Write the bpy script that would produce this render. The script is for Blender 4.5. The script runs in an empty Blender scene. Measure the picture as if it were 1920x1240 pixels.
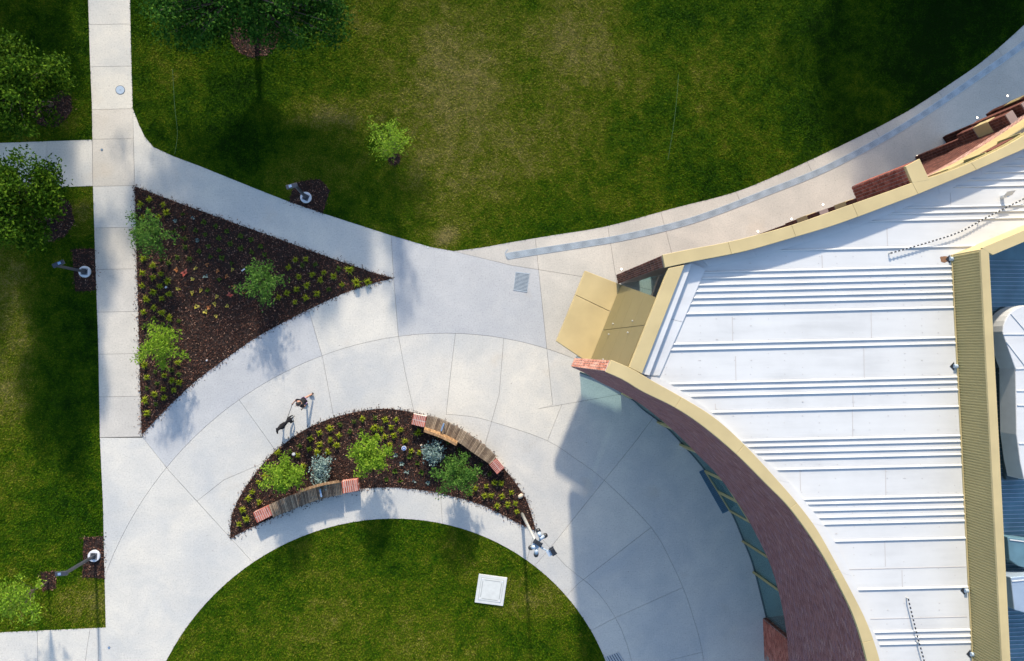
import bpy, bmesh, math, random
import numpy as np
from mathutils import Vector, Quaternion
from mathutils.geometry import delaunay_2d_cdt

random.seed(7)
RNG = np.random.default_rng(11)
scn = bpy.context.scene
COL = scn.collection

# ------------------------------------------------------------------ camera
H = 35.0            # flying height of the camera, metres
FPX = 1400.0        # focal length in pixels of the 1920 px wide photograph
n_cam = Vector((-134, -35, -FPX)).normalized()      # where straight down lies in the view
Q = n_cam.rotation_difference(Vector((0, 0, -1)))
cam_d = bpy.data.cameras.new('camera')
cam_d.sensor_width = 36
cam_d.lens = 36 * FPX / 1920
cam_d.clip_start = 0.5
cam_d.clip_end = 2000
cam = bpy.data.objects.new('camera', cam_d)
COL.objects.link(cam)
cam.location = (0, 0, H)
cam.rotation_mode = 'QUATERNION'
cam.rotation_quaternion = Q
scn.camera = cam

# ------------------------------------------------------------------ light
SUN_EL = math.radians(26)
SUN_AZ = math.atan2(-0.06, 1)        # angle from +Y towards +X
sun_dir = Vector((math.sin(SUN_AZ) * math.cos(SUN_EL), math.cos(SUN_AZ) * math.cos(SUN_EL), math.sin(SUN_EL)))
world = bpy.data.worlds.new("World")
scn.world = world
world.use_nodes = True
nt = world.node_tree
bgn = nt.nodes['Background']
sky = nt.nodes.new('ShaderNodeTexSky')
sky.sky_type = 'NISHITA'
sky.sun_disc = False
sky.sun_elevation = SUN_EL
sky.sun_rotation = SUN_AZ % (2 * math.pi)
sky.air_density = 1.0
sky.ozone_density = 1.6
sky.dust_density = 1.0
nt.links.new(sky.outputs[0], bgn.inputs[0])
bgn.inputs[1].default_value = 0.15
sl = bpy.data.lights.new('sun', 'SUN')
sl.energy = 3.3
sl.angle = math.radians(2.0)
sl.color = (1.0, 0.88, 0.72)
so = bpy.data.objects.new('sun', sl)
COL.objects.link(so)
so.rotation_euler = sun_dir.to_track_quat('Z', 'Y').to_euler()
so.location = (0, 40, 60)
scn.view_settings.view_transform = 'Standard'
scn.view_settings.look = 'None'
scn.view_settings.gamma = 1
scn.view_settings.use_curve_mapping = False
scn.view_settings.exposure = 1.17

# ------------------------------------------------------------------ helpers
def P(px, py, z=0.0):
    d = Q @ Vector((px - 960, 620 - py, -FPX))
    t = (z - H) / d.z
    return Vector((d.x * t, d.y * t, z))

def PP(pts, z=0.0):
    return [P(a, b, z) for a, b in pts]

def catmull(pts, n=6, closed=False):
    pts = [Vector(p) for p in pts]
    out = []
    m = len(pts)
    rng = range(m if closed else m - 1)
    for i in rng:
        if closed:
            p0, p1, p2, p3 = pts[i - 1], pts[i], pts[(i + 1) % m], pts[(i + 2) % m]
        else:
            p0 = pts[max(i - 1, 0)]; p1 = pts[i]; p2 = pts[i + 1]; p3 = pts[min(i + 2, m - 1)]
        for k in range(n):
            t = k / n
            out.append(0.5 * ((2 * p1) + (p2 - p0) * t + (2 * p0 - 5 * p1 + 4 * p2 - p3) * t * t + (3 * p1 - p0 - 3 * p2 + p3) * t ** 3))
    if not closed:
        out.append(pts[-1].copy())
    return out

def new_obj(name, me, mat=None, parent=None):
    o = bpy.data.objects.new(name, me)
    COL.objects.link(o)
    if mat is not None and me is not None:
        if not me.materials:
            for m in (mat if isinstance(mat, (list, tuple)) else [mat]):
                me.materials.append(m)
    if parent is not None:
        o.parent = parent
    return o

def tag(o, label=None, cat=None, group=None, kind=None):
    if label: o['label'] = label
    if cat: o['category'] = cat
    if group: o['group'] = group
    if kind: o['kind'] = kind
    return o

def empty(name, loc, label=None, cat=None, group=None):
    o = bpy.data.objects.new(name, None)
    COL.objects.link(o)
    o.location = loc
    o.empty_display_size = 0.3
    bpy.context.view_layer.update() if False else None
    return tag(o, label, cat, group)

class MB:
    """collects polygons in world coordinates and links them as one mesh"""
    def __init__(s):
        s.v = []; s.f = []; s.m = []
    def add(s, vs, fs, mi=0):
        b = len(s.v)
        s.v += [tuple(v) for v in vs]
        s.f += [tuple(i + b for i in f) for f in fs]
        s.m += [mi] * len(fs)
    def obox(s, c, ax, ay, az, mi=0):
        """box from centre and three half axis vectors"""
        c = Vector(c); ax = Vector(ax); ay = Vector(ay); az = Vector(az)
        vs = [c + sx * ax + sy * ay + sz * az for sz in (-1, 1) for sy in (-1, 1) for sx in (-1, 1)]
        s.add(vs, [(0, 2, 3, 1), (4, 5, 7, 6), (0, 1, 5, 4), (2, 6, 7, 3), (0, 4, 6, 2), (1, 3, 7, 5)], mi)
    def prism(s, poly, z0, z1, mi=0):
        n = len(poly)
        a = sum(poly[i][0] * poly[(i + 1) % n][1] - poly[(i + 1) % n][0] * poly[i][1] for i in range(n))
        if a < 0: poly = poly[::-1]
        vs = [(p[0], p[1], z0) for p in poly] + [(p[0], p[1], z1) for p in poly]
        fs = [tuple(range(n))[::-1], tuple(range(n, 2 * n))] + [(i, (i + 1) % n, n + (i + 1) % n, n + i) for i in range(n)]
        s.add(vs, fs, mi)
    def quadprism(s, a, b, c, d, z0, z1, mi=0):
        s.prism([a, b, c, d], z0, z1, mi)
    def strip(s, A, B, z0, z1, mi=0):
        """solid wall between plan polylines A and B"""
        n = len(A)
        vs = []
        for i in range(n):
            vs += [(A[i][0], A[i][1], z0), (A[i][0], A[i][1], z1), (B[i][0], B[i][1], z1), (B[i][0], B[i][1], z0)]
        fs = []
        for i in range(n - 1):
            a = 4 * i; b = a + 4
            for k in range(4):
                k2 = (k + 1) % 4
                fs.append((a + k, a + k2, b + k2, b + k))
        fs += [(0, 3, 2, 1), (4 * n - 4, 4 * n - 3, 4 * n - 2, 4 * n - 1)]
        s.add(vs, fs, mi)
    def tube(s, pts, rs, n=10, cap=True, mi=0):
        pts = [Vector(p) for p in pts]
        if not isinstance(rs, (list, tuple)): rs = [rs] * len(pts)
        rings = []
        for i, p in enumerate(pts):
            d = (pts[min(i + 1, len(pts) - 1)] - pts[max(i - 1, 0)]).normalized()
            u = d.cross(Vector((0, 0, 1)))
            if u.length < 1e-3: u = d.cross(Vector((0, 1, 0)))
            u.normalize(); w = u.cross(d).normalized()
            rings.append([p + (u * math.cos(2 * math.pi * k / n) + w * math.sin(2 * math.pi * k / n)) * rs[i] for k in range(n)])
        vs = [v for r in rings for v in r]
        fs = []
        for i in range(len(rings) - 1):
            for k in range(n):
                fs.append((i * n + k, i * n + (k + 1) % n, (i + 1) * n + (k + 1) % n, (i + 1) * n + k))
        if cap:
            fs.append(tuple(range(n))[::-1]); fs.append(tuple(range((len(rings) - 1) * n, len(rings) * n)))
        s.add(vs, fs, mi)
    def build(s, name, mat, parent=None, smooth=False, fix=True):
        off = parent_origin(parent)
        me = bpy.data.meshes.new(name)
        me.from_pydata([(v[0] - off.x, v[1] - off.y, v[2] - off.z) for v in s.v], [], s.f)
        for m in (mat if isinstance(mat, (list, tuple)) else [mat]): me.materials.append(m)
        if len(set(s.m)) > 1:
            me.polygons.foreach_set('material_index', s.m)
        if fix:
            bm = bmesh.new(); bm.from_mesh(me)
            bmesh.ops.recalc_face_normals(bm, faces=bm.faces)
            bm.to_mesh(me); bm.free()
        if smooth:
            me.polygons.foreach_set('use_smooth', [True] * len(me.polygons))
        me.update()
        return new_obj(name, me, None, parent)

def parent_origin(p):
    v = Vector((0, 0, 0))
    while p is not None:
        v += p.location
        p = p.parent
    return v

def bevel(o, w=0.01, seg=2, ang=40):
    m = o.modifiers.new('bevel', 'BEVEL'); m.width = w; m.segments = seg
    m.limit_method = 'ANGLE'; m.angle_limit = math.radians(ang)
    return o

def fast_mesh(name, verts, nper, mats, off=Vector((0, 0, 0)), smooth=False):
    """verts: (N*nper,3) array, every nper consecutive verts make one face"""
    verts = np.asarray(verts, dtype=np.float32) - np.array(off, dtype=np.float32)
    n = len(verts); nf = n // nper
    me = bpy.data.meshes.new(name)
    me.vertices.add(n); me.vertices.foreach_set('co', verts.ravel())
    me.loops.add(n); me.loops.foreach_set('vertex_index', np.arange(n, dtype=np.int32))
    me.polygons.add(nf)
    me.polygons.foreach_set('loop_start', np.arange(0, n, nper, dtype=np.int32))
    me.polygons.foreach_set('loop_total', np.full(nf, nper, dtype=np.int32))
    me.update(calc_edges=True)
    for m in mats: me.materials.append(m)
    return me

def inside(poly, xs, ys):
    """vectorised point in polygon"""
    poly = np.array([(p[0], p[1]) for p in poly])
    x0, y0 = poly[:, 0], poly[:, 1]
    x1, y1 = np.roll(x0, -1), np.roll(y0, -1)
    res = np.zeros(len(xs), bool)
    for a, b, c, d in zip(x0, y0, x1, y1):
        if b == d: continue
        cond = ((b > ys) != (d > ys)) & (xs < (c - a) * (ys - b) / (d - b) + a)
        res ^= cond
    return res

def pip(poly, x, y):
    return bool(inside(poly, np.array([x]), np.array([y]))[0])

def offset_line(pts, d):
    """plan polyline moved sideways by d (to the left of its run)"""
    out = []
    for i, p in enumerate(pts):
        t = (pts[min(i + 1, len(pts) - 1)] - pts[max(i - 1, 0)]); t.z = 0; t.normalize()
        out.append(Vector((p.x - t.y * d, p.y + t.x * d, p.z)))
    return out

def resample(pts, step):
    L = [0]
    for a, b in zip(pts, pts[1:]): L.append(L[-1] + (b - a).length)
    n = max(1, int(round(L[-1] / step)))
    out = []
    j = 0
    for i in range(n + 1):
        s = L[-1] * i / n
        while j < len(L) - 2 and L[j + 1] < s: j += 1
        t = (s - L[j]) / max(L[j + 1] - L[j], 1e-9)
        out.append(pts[j].lerp(pts[j + 1], min(max(t, 0), 1)))
    return out

# ------------------------------------------------------------------ materials
class N:
    def __init__(s, name):
        s.m = bpy.data.materials.new(name); s.m.use_nodes = True
        s.t = s.m.node_tree; s.b = s.t.nodes['Principled BSDF']; s.out = s.t.nodes['Material Output']
    def n(s, typ, **kw):
        nd = s.t.nodes.new(typ)
        for k, v in kw.items(): setattr(nd, k, v)
        return nd
    def l(s, a, b): s.t.links.new(a, b)
    def pos(s):
        return s.n('ShaderNodeNewGeometry').outputs['Position']
    def noise(s, scale, detail=4, rough=0.55, vec=None, dist=0):
        nd = s.n('ShaderNodeTexNoise'); nd.inputs['Scale'].default_value = scale
        nd.inputs['Detail'].default_value = detail; nd.inputs['Roughness'].default_value = rough
        nd.inputs['Distortion'].default_value = dist
        s.l(vec if vec is not None else s.pos(), nd.inputs['Vector'])
        return nd.outputs['Fac']
    def ramp(s, fac, stops, interp='LINEAR'):
        r = s.n('ShaderNodeValToRGB'); r.color_ramp.interpolation = interp
        e = r.color_ramp.elements
        while len(e) < len(stops): e.new(0.5)
        for i, (p, c) in enumerate(stops):
            e[i].position = p; e[i].color = (*c, 1) if len(c) == 3 else c
        s.l(fac, r.inputs[0]); return r.outputs[0]
    def mix(s, fac, a, b, mode='MIX'):
        m = s.n('ShaderNodeMix', data_type='RGBA', blend_type=mode)
        for sock, v in ((m.inputs[0], fac), (m.inputs[6], a), (m.inputs[7], b)):
            if isinstance(v, (int, float)): sock.default_value = v
            elif isinstance(v, tuple): sock.default_value = (*v, 1) if len(v) == 3 else v
            else: s.l(v, sock)
        return m.outputs[2]
    def math(s, op, a, b=0.0, clamp=False):
        m = s.n('ShaderNodeMath', operation=op); m.use_clamp = clamp
        for sock, v in ((m.inputs[0], a), (m.inputs[1], b)):
            if isinstance(v, (int, float)): sock.default_value = v
            else: s.l(v, sock)
        return m.outputs[0]
    def bump(s, h, strength=0.3, dist=0.01):
        b = s.n('ShaderNodeBump'); b.inputs['Strength'].default_value = strength; b.inputs['Distance'].default_value = dist
        s.l(h, b.inputs['Height']); s.l(b.outputs[0], s.b.inputs['Normal'])
    def island(s): return s.n('ShaderNodeNewGeometry').outputs['Random Per Island']
    def orand(s): return s.n('ShaderNodeObjectInfo').outputs['Random']
    def col(s, v):
        if isinstance(v, tuple): s.b.inputs['Base Color'].default_value = (*v, 1)
        else: s.l(v, s.b.inputs['Base Color'])
    def set(s, rough=0.6, metal=0.0, spec=0.5):
        s.b.inputs['Roughness'].default_value = rough; s.b.inputs['Metallic'].default_value = metal
        s.b.inputs['Specular IOR Level'].default_value = spec

def simple(name, c, rough=0.6, metal=0.0, var=0.06, scale=3, bump=0.0):
    m = N(name)
    f = m.noise(scale, 5)
    lo = tuple(x * (1 - var) for x in c); hi = tuple(min(1, x * (1 + var)) for x in c)
    m.col(m.ramp(f, [(0.3, lo), (0.7, hi)])); m.set(rough, metal)
    if bump: m.bump(m.noise(scale * 8, 4), bump, 0.005)
    return m.m

def concrete(name, a, b, tint=0.10):
    m = N(name)
    big = m.noise(0.16, 5, 0.6)
    mid = m.noise(0.9, 6, 0.65, dist=0.4)
    fine = m.noise(15, 4, 0.8)
    c = m.ramp(m.math('ADD', m.math('MULTIPLY', big, 0.6), m.math('MULTIPLY', m.noise(0.45, 4, 0.6, dist=0.6), 0.4)), [(0.40, a), (0.58, b)])
    c = m.mix(m.math('MULTIPLY', m.math('SUBTRACT', mid, 0.35, True), 0.9), c, tuple(x * 0.80 for x in a), 'MIX')
    # aggregate speckle
    sp = m.ramp(fine, [(0.34, (0.66, 0.65, 0.64)), (0.44, (0.93, 0.93, 0.93)), (0.58, (1.0, 1.0, 1.0)), (0.68, (1.14, 1.13, 1.10))])
    c = m.mix(0.9, c, sp, 'MULTIPLY')
    # every poured slab has its own tone
    r = m.ramp(m.orand(), [(0.0, (1 - tint, 1 - tint * 0.9, 1 - tint * 0.6)), (0.5, (1, 1, 1)), (1.0, (1.03, 1.02, 1.0))])
    c = m.mix(1.0, c, r, 'MULTIPLY')
    # rusty leaf stains
    st = m.math('MULTIPLY', m.ramp(m.noise(0.55, 3, 0.5), [(0.64, (0, 0, 0)), (0.78, (1, 1, 1))]), 0.28)
    c = m.mix(st, c, (0.42, 0.34, 0.24))
    v = m.n('ShaderNodeTexVoronoi'); v.inputs['Scale'].default_value = 1.3; m.l(m.pos(), v.inputs['Vector'])
    dots = m.ramp(v.outputs['Distance'], [(0.018, (1, 1, 1)), (0.030, (0, 0, 0))])
    c = m.mix(m.math('MULTIPLY', dots, 0.75), c, (0.10, 0.08, 0.07))
    m.col(c); m.set(0.85, 0, 0.25)
    m.bump(m.noise(60, 4, 0.7), 0.35, 0.006)
    return m.m

M = {}
M['concrete'] = concrete('broom_finished_concrete', (0.43, 0.435, 0.42), (0.57, 0.545, 0.48), 0.07)
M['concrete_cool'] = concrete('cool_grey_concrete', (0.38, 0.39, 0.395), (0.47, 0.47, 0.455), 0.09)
M['concrete_warm'] = concrete('sandy_concrete', (0.42, 0.40, 0.355), (0.53, 0.495, 0.43), 0.06)
M['joint'] = simple('joint_sand', (0.15, 0.14, 0.12), 0.95)

def grass_mat(name, blade):
    m = N(name)
    pos = m.pos()
    big = m.noise(0.22, 4, 0.6, pos, 0.3)
    mid = m.noise(1.5, 5, 0.65, pos, 0.5)
    fin = m.noise(9, 4, 0.7, pos)
    s = m.math('ADD', m.math('MULTIPLY', big, 0.40), m.math('ADD', m.math('MULTIPLY', mid, 0.36), m.math('MULTIPLY', fin, 0.24)))
    # worn dry zones; negative amounts paint tree shade and greener grass into the colour (position, radius x, radius y, amount)
    sep = m.n('ShaderNodeSeparateXYZ'); m.l(pos, sep.inputs[0])
    tot = None
    for (px, py, rx, ry, amt) in DRY_SHADE:
        c = P(px, py)
        dx = m.math('MULTIPLY', m.math('SUBTRACT', sep.outputs[0], c.x), 1 / rx)
        dy = m.math('MULTIPLY', m.math('SUBTRACT', sep.outputs[1], c.y), 1 / ry)
        d = m.math('ADD', m.math('MULTIPLY', dx, dx), m.math('MULTIPLY', dy, dy))
        g = m.math('MULTIPLY', m.math('POWER', 2.718, m.math('MULTIPLY', d, -1.0)), amt)
        tot = g if tot is None else m.math('ADD', tot, g)
    s = m.math('ADD', s, tot)
    if blade:
        s = m.math('ADD', s, m.math('MULTIPLY', m.math('SUBTRACT', m.island(), 0.5), 0.16))
    c = m.ramp(s, [(0.36, (0.004, 0.022, 0.001)), (0.45, (0.018, 0.062, 0.001)), (0.53, (0.052, 0.105, 0.002)),
                   (0.62, (0.115, 0.135, 0.008)), (0.78, (0.25, 0.21, 0.07))])
    if not blade:
        c = m.mix(0.45, c, (0.012, 0.018, 0.004))
    m.col(c); m.set(0.9, 0, 0.04)
    if blade:
        m.b.inputs['Subsurface Weight'].default_value = 0.0
    else:
        m.bump(m.noise(40, 4), 0.6, 0.02)
    return m.m

DRY_SHADE = [(850, 180, 3.6, 5.8, 0.20), (1000, 330, 3.2, 2.6, 0.09), (590, 215, 3.0, 0.7, 0.15), (575, 330, 2.0, 1.8, 0.12),
       (1110, 60, 3.5, 4.5, 0.13), (1330, 130, 2.0, 1.8, 0.09), (340, 130, 1.2, 1.6, 0.10), (830, 445, 0.8, 0.5, 0.2),
       (25, 660, 1.2, 5.6, 0.17), (150, 395, 0.7, 1.2, 0.12), (150, 1130, 1.6, 0.9, 0.10), (1010, 1120, 1.5, 1.2, 0.06),
       (700, 1180, 4.0, 2.0, 0.02), (1790, 70, 7.0, 6.0, -0.12), (120, 800, 1.6, 8.0, -0.06), (450, 230, 3.0, 3.0, -0.08),  # negative entries carry painted tree shade and greener turf
       (60, 30, 3.0, 2.0, -0.05), (660, 20, 1.5, 1.5, 0.1), (130, 225, 1.0, 0.7, 0.10), (600, 1100, 2.0, 3.0, -0.04), (820, 1050, 2.0, 3.0, -0.03), (727, 1180, 9.0, 7.0, 0.075), (1000, 250, 9.0, 8.0, -0.01)]
M['grass'] = grass_mat('lawn_grass_blades', True)
M['turf'] = grass_mat('turf_soil', False)

def island_mat(name, stops, rough=0.8, spec=0.25, obj=False, trans=0.0, extra=None):
    m = N(name)
    r = m.island()
    if obj: r = m.math('FRACT', m.math('ADD', r, m.orand()))
    c = m.ramp(r, stops)
    if extra: c = m.mix(0.5, c, m.ramp(m.noise(extra, 3), [(0.35, (0.55, 0.55, 0.55)), (0.65, (1.35, 1.35, 1.35))]), 'MULTIPLY')
    m.col(c); m.set(rough, 0, spec)
    if trans:
        t = m.n('ShaderNodeBsdfTranslucent'); m.l(c, t.inputs[0])
        x = m.n('ShaderNodeMixShader'); x.inputs[0].default_value = trans
        m.l(m.b.outputs[0], x.inputs[1]); m.l(t.outputs[0], x.inputs[2]); m.l(x.outputs[0], m.out.inputs[0])
    return m.m

M['mulch'] = island_mat('bark_mulch_chips', [(0.0, (0.013, 0.006, 0.004)), (0.5, (0.038, 0.015, 0.010)), (0.78, (0.085, 0.035, 0.022)), (0.93, (0.18, 0.085, 0.055)), (1.0, (0.36, 0.23, 0.16))], 0.9)
M['mulch_base'] = simple('mulch_bed', (0.018, 0.009, 0.006), 0.95, var=0.4, scale=18, bump=0.8)
M['brick'] = island_mat('mixed_purple_brick', [(0.0, (0.18, 0.078, 0.078)), (0.3, (0.235, 0.105, 0.105)), (0.6, (0.28, 0.13, 0.125)), (0.85, (0.22, 0.115, 0.135)), (1.0, (0.34, 0.19, 0.18))], 0.75, obj=True)
M['brick_red'] = island_mat('red_brick', [(0.0, (0.24, 0.065, 0.045)), (0.5, (0.33, 0.10, 0.07)), (1.0, (0.42, 0.15, 0.11))], 0.8, obj=True, extra=5.0)
M['brick_dark'] = island_mat('dark_brown_brick', [(0.0, (0.075, 0.026, 0.020)), (0.5, (0.115, 0.040, 0.030)), (1.0, (0.17, 0.066, 0.045))], 0.8, obj=True, extra=4.0)
M['mortar'] = simple('pale_mortar', (0.45, 0.41, 0.38), 0.9)
M['mortar_dark'] = simple('grey_mortar', (0.22, 0.17, 0.16), 0.9)
M['gold'] = simple('champagne_gold_cladding', (0.46, 0.365, 0.18), 0.5, 0.1, 0.09, 0.9)
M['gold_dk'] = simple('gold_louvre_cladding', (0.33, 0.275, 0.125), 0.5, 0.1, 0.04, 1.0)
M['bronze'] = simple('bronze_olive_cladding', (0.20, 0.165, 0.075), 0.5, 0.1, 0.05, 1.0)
M['brick_pale'] = island_mat('mottled_pink_brick', [(0.0, (0.30, 0.16, 0.12)), (0.5, (0.38, 0.21, 0.165)), (1.0, (0.45, 0.30, 0.25))], 0.8, obj=True, extra=1.5)  # pink tones per brick with broad mottling
M['brick_pink'] = island_mat('pale_pink_brick', [(0.0, (0.42, 0.16, 0.11)), (0.5, (0.55, 0.25, 0.18)), (1.0, (0.62, 0.34, 0.26))], 0.8, obj=True, extra=5.0)
M['white'] = simple('white_roof_metal', (0.50, 0.51, 0.51), 0.45, 0.0, 0.03, 0.7)
M['white2'] = simple('white_roof_flashing', (0.50, 0.515, 0.525), 0.4, 0.0, 0.04, 1.2)
def roof_mat(name, c):
    m = N(name)
    mp = m.n('ShaderNodeMapping'); mp.inputs['Scale'].default_value = (0.25, 2.2, 1); m.l(m.pos(), mp.inputs[0])
    st = m.noise(1.0, 5, 0.65, mp.outputs[0]); bl = m.noise(0.5, 5, 0.6)
    f = m.math('ADD', m.math('MULTIPLY', st, 0.5), m.math('MULTIPLY', bl, 0.5))
    m.col(m.ramp(f, [(0.34, tuple(x * 0.84 for x in c)), (0.5, tuple(x * 0.97 for x in c)), (0.65, tuple(x * 1.04 for x in c))]))
    m.l(m.ramp(st, [(0.3, (0.6,) * 3), (0.7, (0.4,) * 3)]), m.b.inputs['Roughness'])
    return m.m
M['white'] = roof_mat('white_roof_sheet', (0.54, 0.545, 0.53)); M['white2'] = roof_mat('white_roof_flashing_sheet', (0.54, 0.55, 0.545))
M['seam'] = simple('sealant_line', (0.42, 0.40, 0.38), 0.7)
M['zinc'] = simple('galvanised_duct', (0.34, 0.42, 0.50), 0.35, 0.35, 0.08, 1.5)
M['well'] = simple('blue_grey_deck', (0.10, 0.19, 0.23), 0.4, 0.2, 0.2, 1.5)
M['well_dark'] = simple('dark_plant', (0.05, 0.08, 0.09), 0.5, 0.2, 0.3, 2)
M['black'] = simple('black_paint', (0.02, 0.022, 0.026), 0.4)
M['pole'] = simple('dark_pole_paint', (0.035, 0.04, 0.05), 0.4)
M['grey_pole'] = simple('galvanised_pole', (0.42, 0.43, 0.42), 0.45, 0.3)
M['footing'] = simple('white_footing', (0.55, 0.57, 0.60), 0.7)
M['grate'] = simple('steel_grate', (0.42, 0.47, 0.49), 0.35, 0.3, 0.1, 6)
M['grate_blue'] = simple('blue_grey_mat', (0.05, 0.13, 0.20), 0.6, 0, 0.2, 6)
M['pit'] = simple('drain_pit', (0.08, 0.10, 0.115), 0.9)
M['cover'] = simple('pale_steel_cover', (0.38, 0.46, 0.54), 0.4, 0.2)
M['hatch'] = simple('white_hatch', (0.50, 0.52, 0.50), 0.7, 0, 0.06, 6)
M['hatch_line'] = simple('hatch_rim', (0.25, 0.27, 0.26), 0.7)
M['bark'] = simple('tree_bark', (0.13, 0.10, 0.075), 0.9, 0, 0.3, 14, 0.6)
M['stone'] = simple('buff_stone', (0.46, 0.38, 0.29), 0.9, 0, 0.15, 9, 0.5)
M['wood'] = island_mat('weathered_timber', [(0.0, (0.11, 0.075, 0.05)), (0.35, (0.17, 0.125, 0.085)), (0.7, (0.24, 0.18, 0.12)), (1.0, (0.31, 0.24, 0.165))], 0.7, obj=True, extra=9)
M['wood_orange'] = island_mat('oiled_timber', [(0.0, (0.22, 0.125, 0.06)), (0.5, (0.30, 0.18, 0.09)), (1.0, (0.37, 0.23, 0.12))], 0.6, obj=True, extra=9)
M['steel_blue'] = simple('brushed_steel', (0.30, 0.42, 0.56), 0.3, 0.6)
M['ground'] = simple('far_turf', (0.05, 0.085, 0.012), 0.9, 0, 0.35, 0.4)
M['ceiling'] = simple('soffit_paint', (0.5, 0.48, 0.44), 0.8)
M['blue'] = simple('blue_cap', (0.05, 0.12, 0.35), 0.4)
M['rust'] = simple('rust_stain', (0.20, 0.10, 0.05), 0.9, 0, 0.4, 30)

def leaf_mat(name, stops, trans=0.35, rough=0.45):
    return island_mat(name, stops, 0.75, 0.06, obj=True, trans=trans)
M['leaf_dark'] = leaf_mat('dark_green_leaves', [(0.0, (0.010, 0.034, 0.002)), (0.6, (0.038, 0.095, 0.004)), (1.0, (0.11, 0.19, 0.012))])  # brightest stop puts lit highlights into the leaf colour
M['leaf_mid'] = leaf_mat('mid_green_leaves', [(0.0, (0.008, 0.042, 0.004)), (0.6, (0.025, 0.090, 0.010)), (1.0, (0.09, 0.19, 0.020))])  # last stop paints sunlit glints as leaf colour
M['leaf_bright'] = leaf_mat('bright_green_leaves', [(0.0, (0.10, 0.20, 0.012)), (0.5, (0.16, 0.28, 0.020)), (1.0, (0.27, 0.38, 0.04))])
M['leaf_fern'] = leaf_mat('fern_green_leaves', [(0.0, (0.035, 0.10, 0.018)), (0.5, (0.07, 0.16, 0.025)), (1.0, (0.12, 0.22, 0.04))])
M['leaf_silver'] = leaf_mat('silver_leaves', [(0.0, (0.09, 0.15, 0.13)), (0.5, (0.17, 0.25, 0.225)), (1.0, (0.30, 0.38, 0.35))], 0.15)
M['tuft'] = leaf_mat('lime_tuft_leaves', [(0.0, (0.14, 0.20, 0.010)), (0.5, (0.27, 0.33, 0.016)), (1.0, (0.45, 0.48, 0.04))])
M['tuft_dk'] = leaf_mat('green_tuft_leaves', [(0.0, (0.04, 0.09, 0.012)), (0.5, (0.08, 0.14, 0.02)), (1.0, (0.13, 0.19, 0.03))])
M['p_yellow'] = leaf_mat('yellow_leaves', [(0.0, (0.38, 0.33, 0.03)), (1.0, (0.62, 0.52, 0.14))], 0.2)
M['p_orange'] = leaf_mat('orange_leaves', [(0.0, (0.42, 0.15, 0.05)), (1.0, (0.62, 0.30, 0.12))], 0.2)
M['p_red'] = leaf_mat('coral_leaves', [(0.0, (0.42, 0.07, 0.05)), (1.0, (0.62, 0.20, 0.14))], 0.2)

def glass_mat(name, tint, trans=0.55, rough=0.06):
    m = N(name)
    t = m.n('ShaderNodeBsdfTransparent'); t.inputs[0].default_value = (*tint, 1)
    m.col(tuple(x * 0.25 for x in tint)); m.set(rough, 0.0, 0.8)
    x = m.n('ShaderNodeMixShader'); x.inputs[0].default_value = trans
    m.l(m.b.outputs[0], x.inputs[1]); m.l(t.outputs[0], x.inputs[2]); m.l(x.outputs[0], m.out.inputs[0])
    return m.m
M['glass'] = glass_mat('teal_glass', (0.72, 0.90, 0.92), 0.8)
M['glass_dark'] = glass_mat('dark_glass', (0.10, 0.22, 0.26), 0.3)
def emit(name, c, s):
    m = N(name); m.col(c); m.b.inputs['Emission Color'].default_value = (*c, 1); m.b.inputs['Emission Strength'].default_value = s
    return m.m
M['lamp'] = emit('warm_lamp', (1.0, 0.86, 0.62), 3.0)

# ------------------------------------------------------------------ outlines of the ground (z = 0)
lawn_main = PP([(243, -260), (244, 0), (246, 100), (249, 204), (259, 230), (271, 256), (288, 276), (325, 293), (376, 312), (480, 354), (541, 378),
                (605, 400), (732, 441), (806, 463), (850, 471)])
low = catmull(PP([(850, 471), (905, 464), (960, 454), (1038, 441), (1139, 424), (1265, 390), (1366, 364), (1440, 336), (1575, 274), (1694, 213),
                  (1779, 159), (1846, 112), (1920, 47), (2000, -32), (2140, -260)]), 4)
lawn_main = lawn_main[:-1] + low
lawn_tl = PP([(-300, -260), (160, -260), (165, 0), (168, 100), (172, 200), (173, 262), (0, 268), (-300, 276)])
lawn_l = PP([(-300, 358), (0, 354), (125, 351), (174, 349), (178, 480), (184, 650), (187, 820), (193, 950), (196, 1090), (198, 1177), (0, 1186), (-300, 1199)])
cc = P(727, 1423); rr = (P(727, 973) - cc).length
lawn_c = [cc + Vector((math.cos(a), math.sin(a), 0)) * rr for a in [2 * math.pi * k / 120 for k in range(120)]]
bed_tri = PP([(253, 350), (330, 379), (420, 412), (500, 440), (600, 477), (700, 512), (737, 522)]) + \
    catmull(PP([(737, 522), (690, 534), (640, 552), (590, 575), (540, 600), (480, 633), (430, 668), (370, 712), (320, 758), (266, 815)]), 3)[1:]
bed_cres = catmull(PP([(432, 1009), (434, 975), (441, 950), (458, 918), (480, 887), (504, 858), (535, 831), (579, 802), (637, 780), (698, 768), (739, 768),
                       (790, 778), (860, 804), (917, 845), (944, 878), (968, 908), (986, 936), (997, 967), (1004, 996)]), 3) + \
    catmull(PP([(1004, 996), (976, 983), (945, 967), (906, 948), (855, 932), (803, 921), (752, 915), (719, 914), (675, 917), (610, 932), (545, 956), (480, 985), (432, 1009)]), 3)[1:-1]
pads = {
    'a': PP([(541, 378), (553, 343), (575, 338), (600, 336), (618, 358), (612, 378), (605, 401)]),
    'b': PP([(135, 468), (178, 466), (180, 545), (141, 547)]),
    'c': PP([(157, 1008), (193, 1005), (197, 1085), (154, 1083)]),
}
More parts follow.
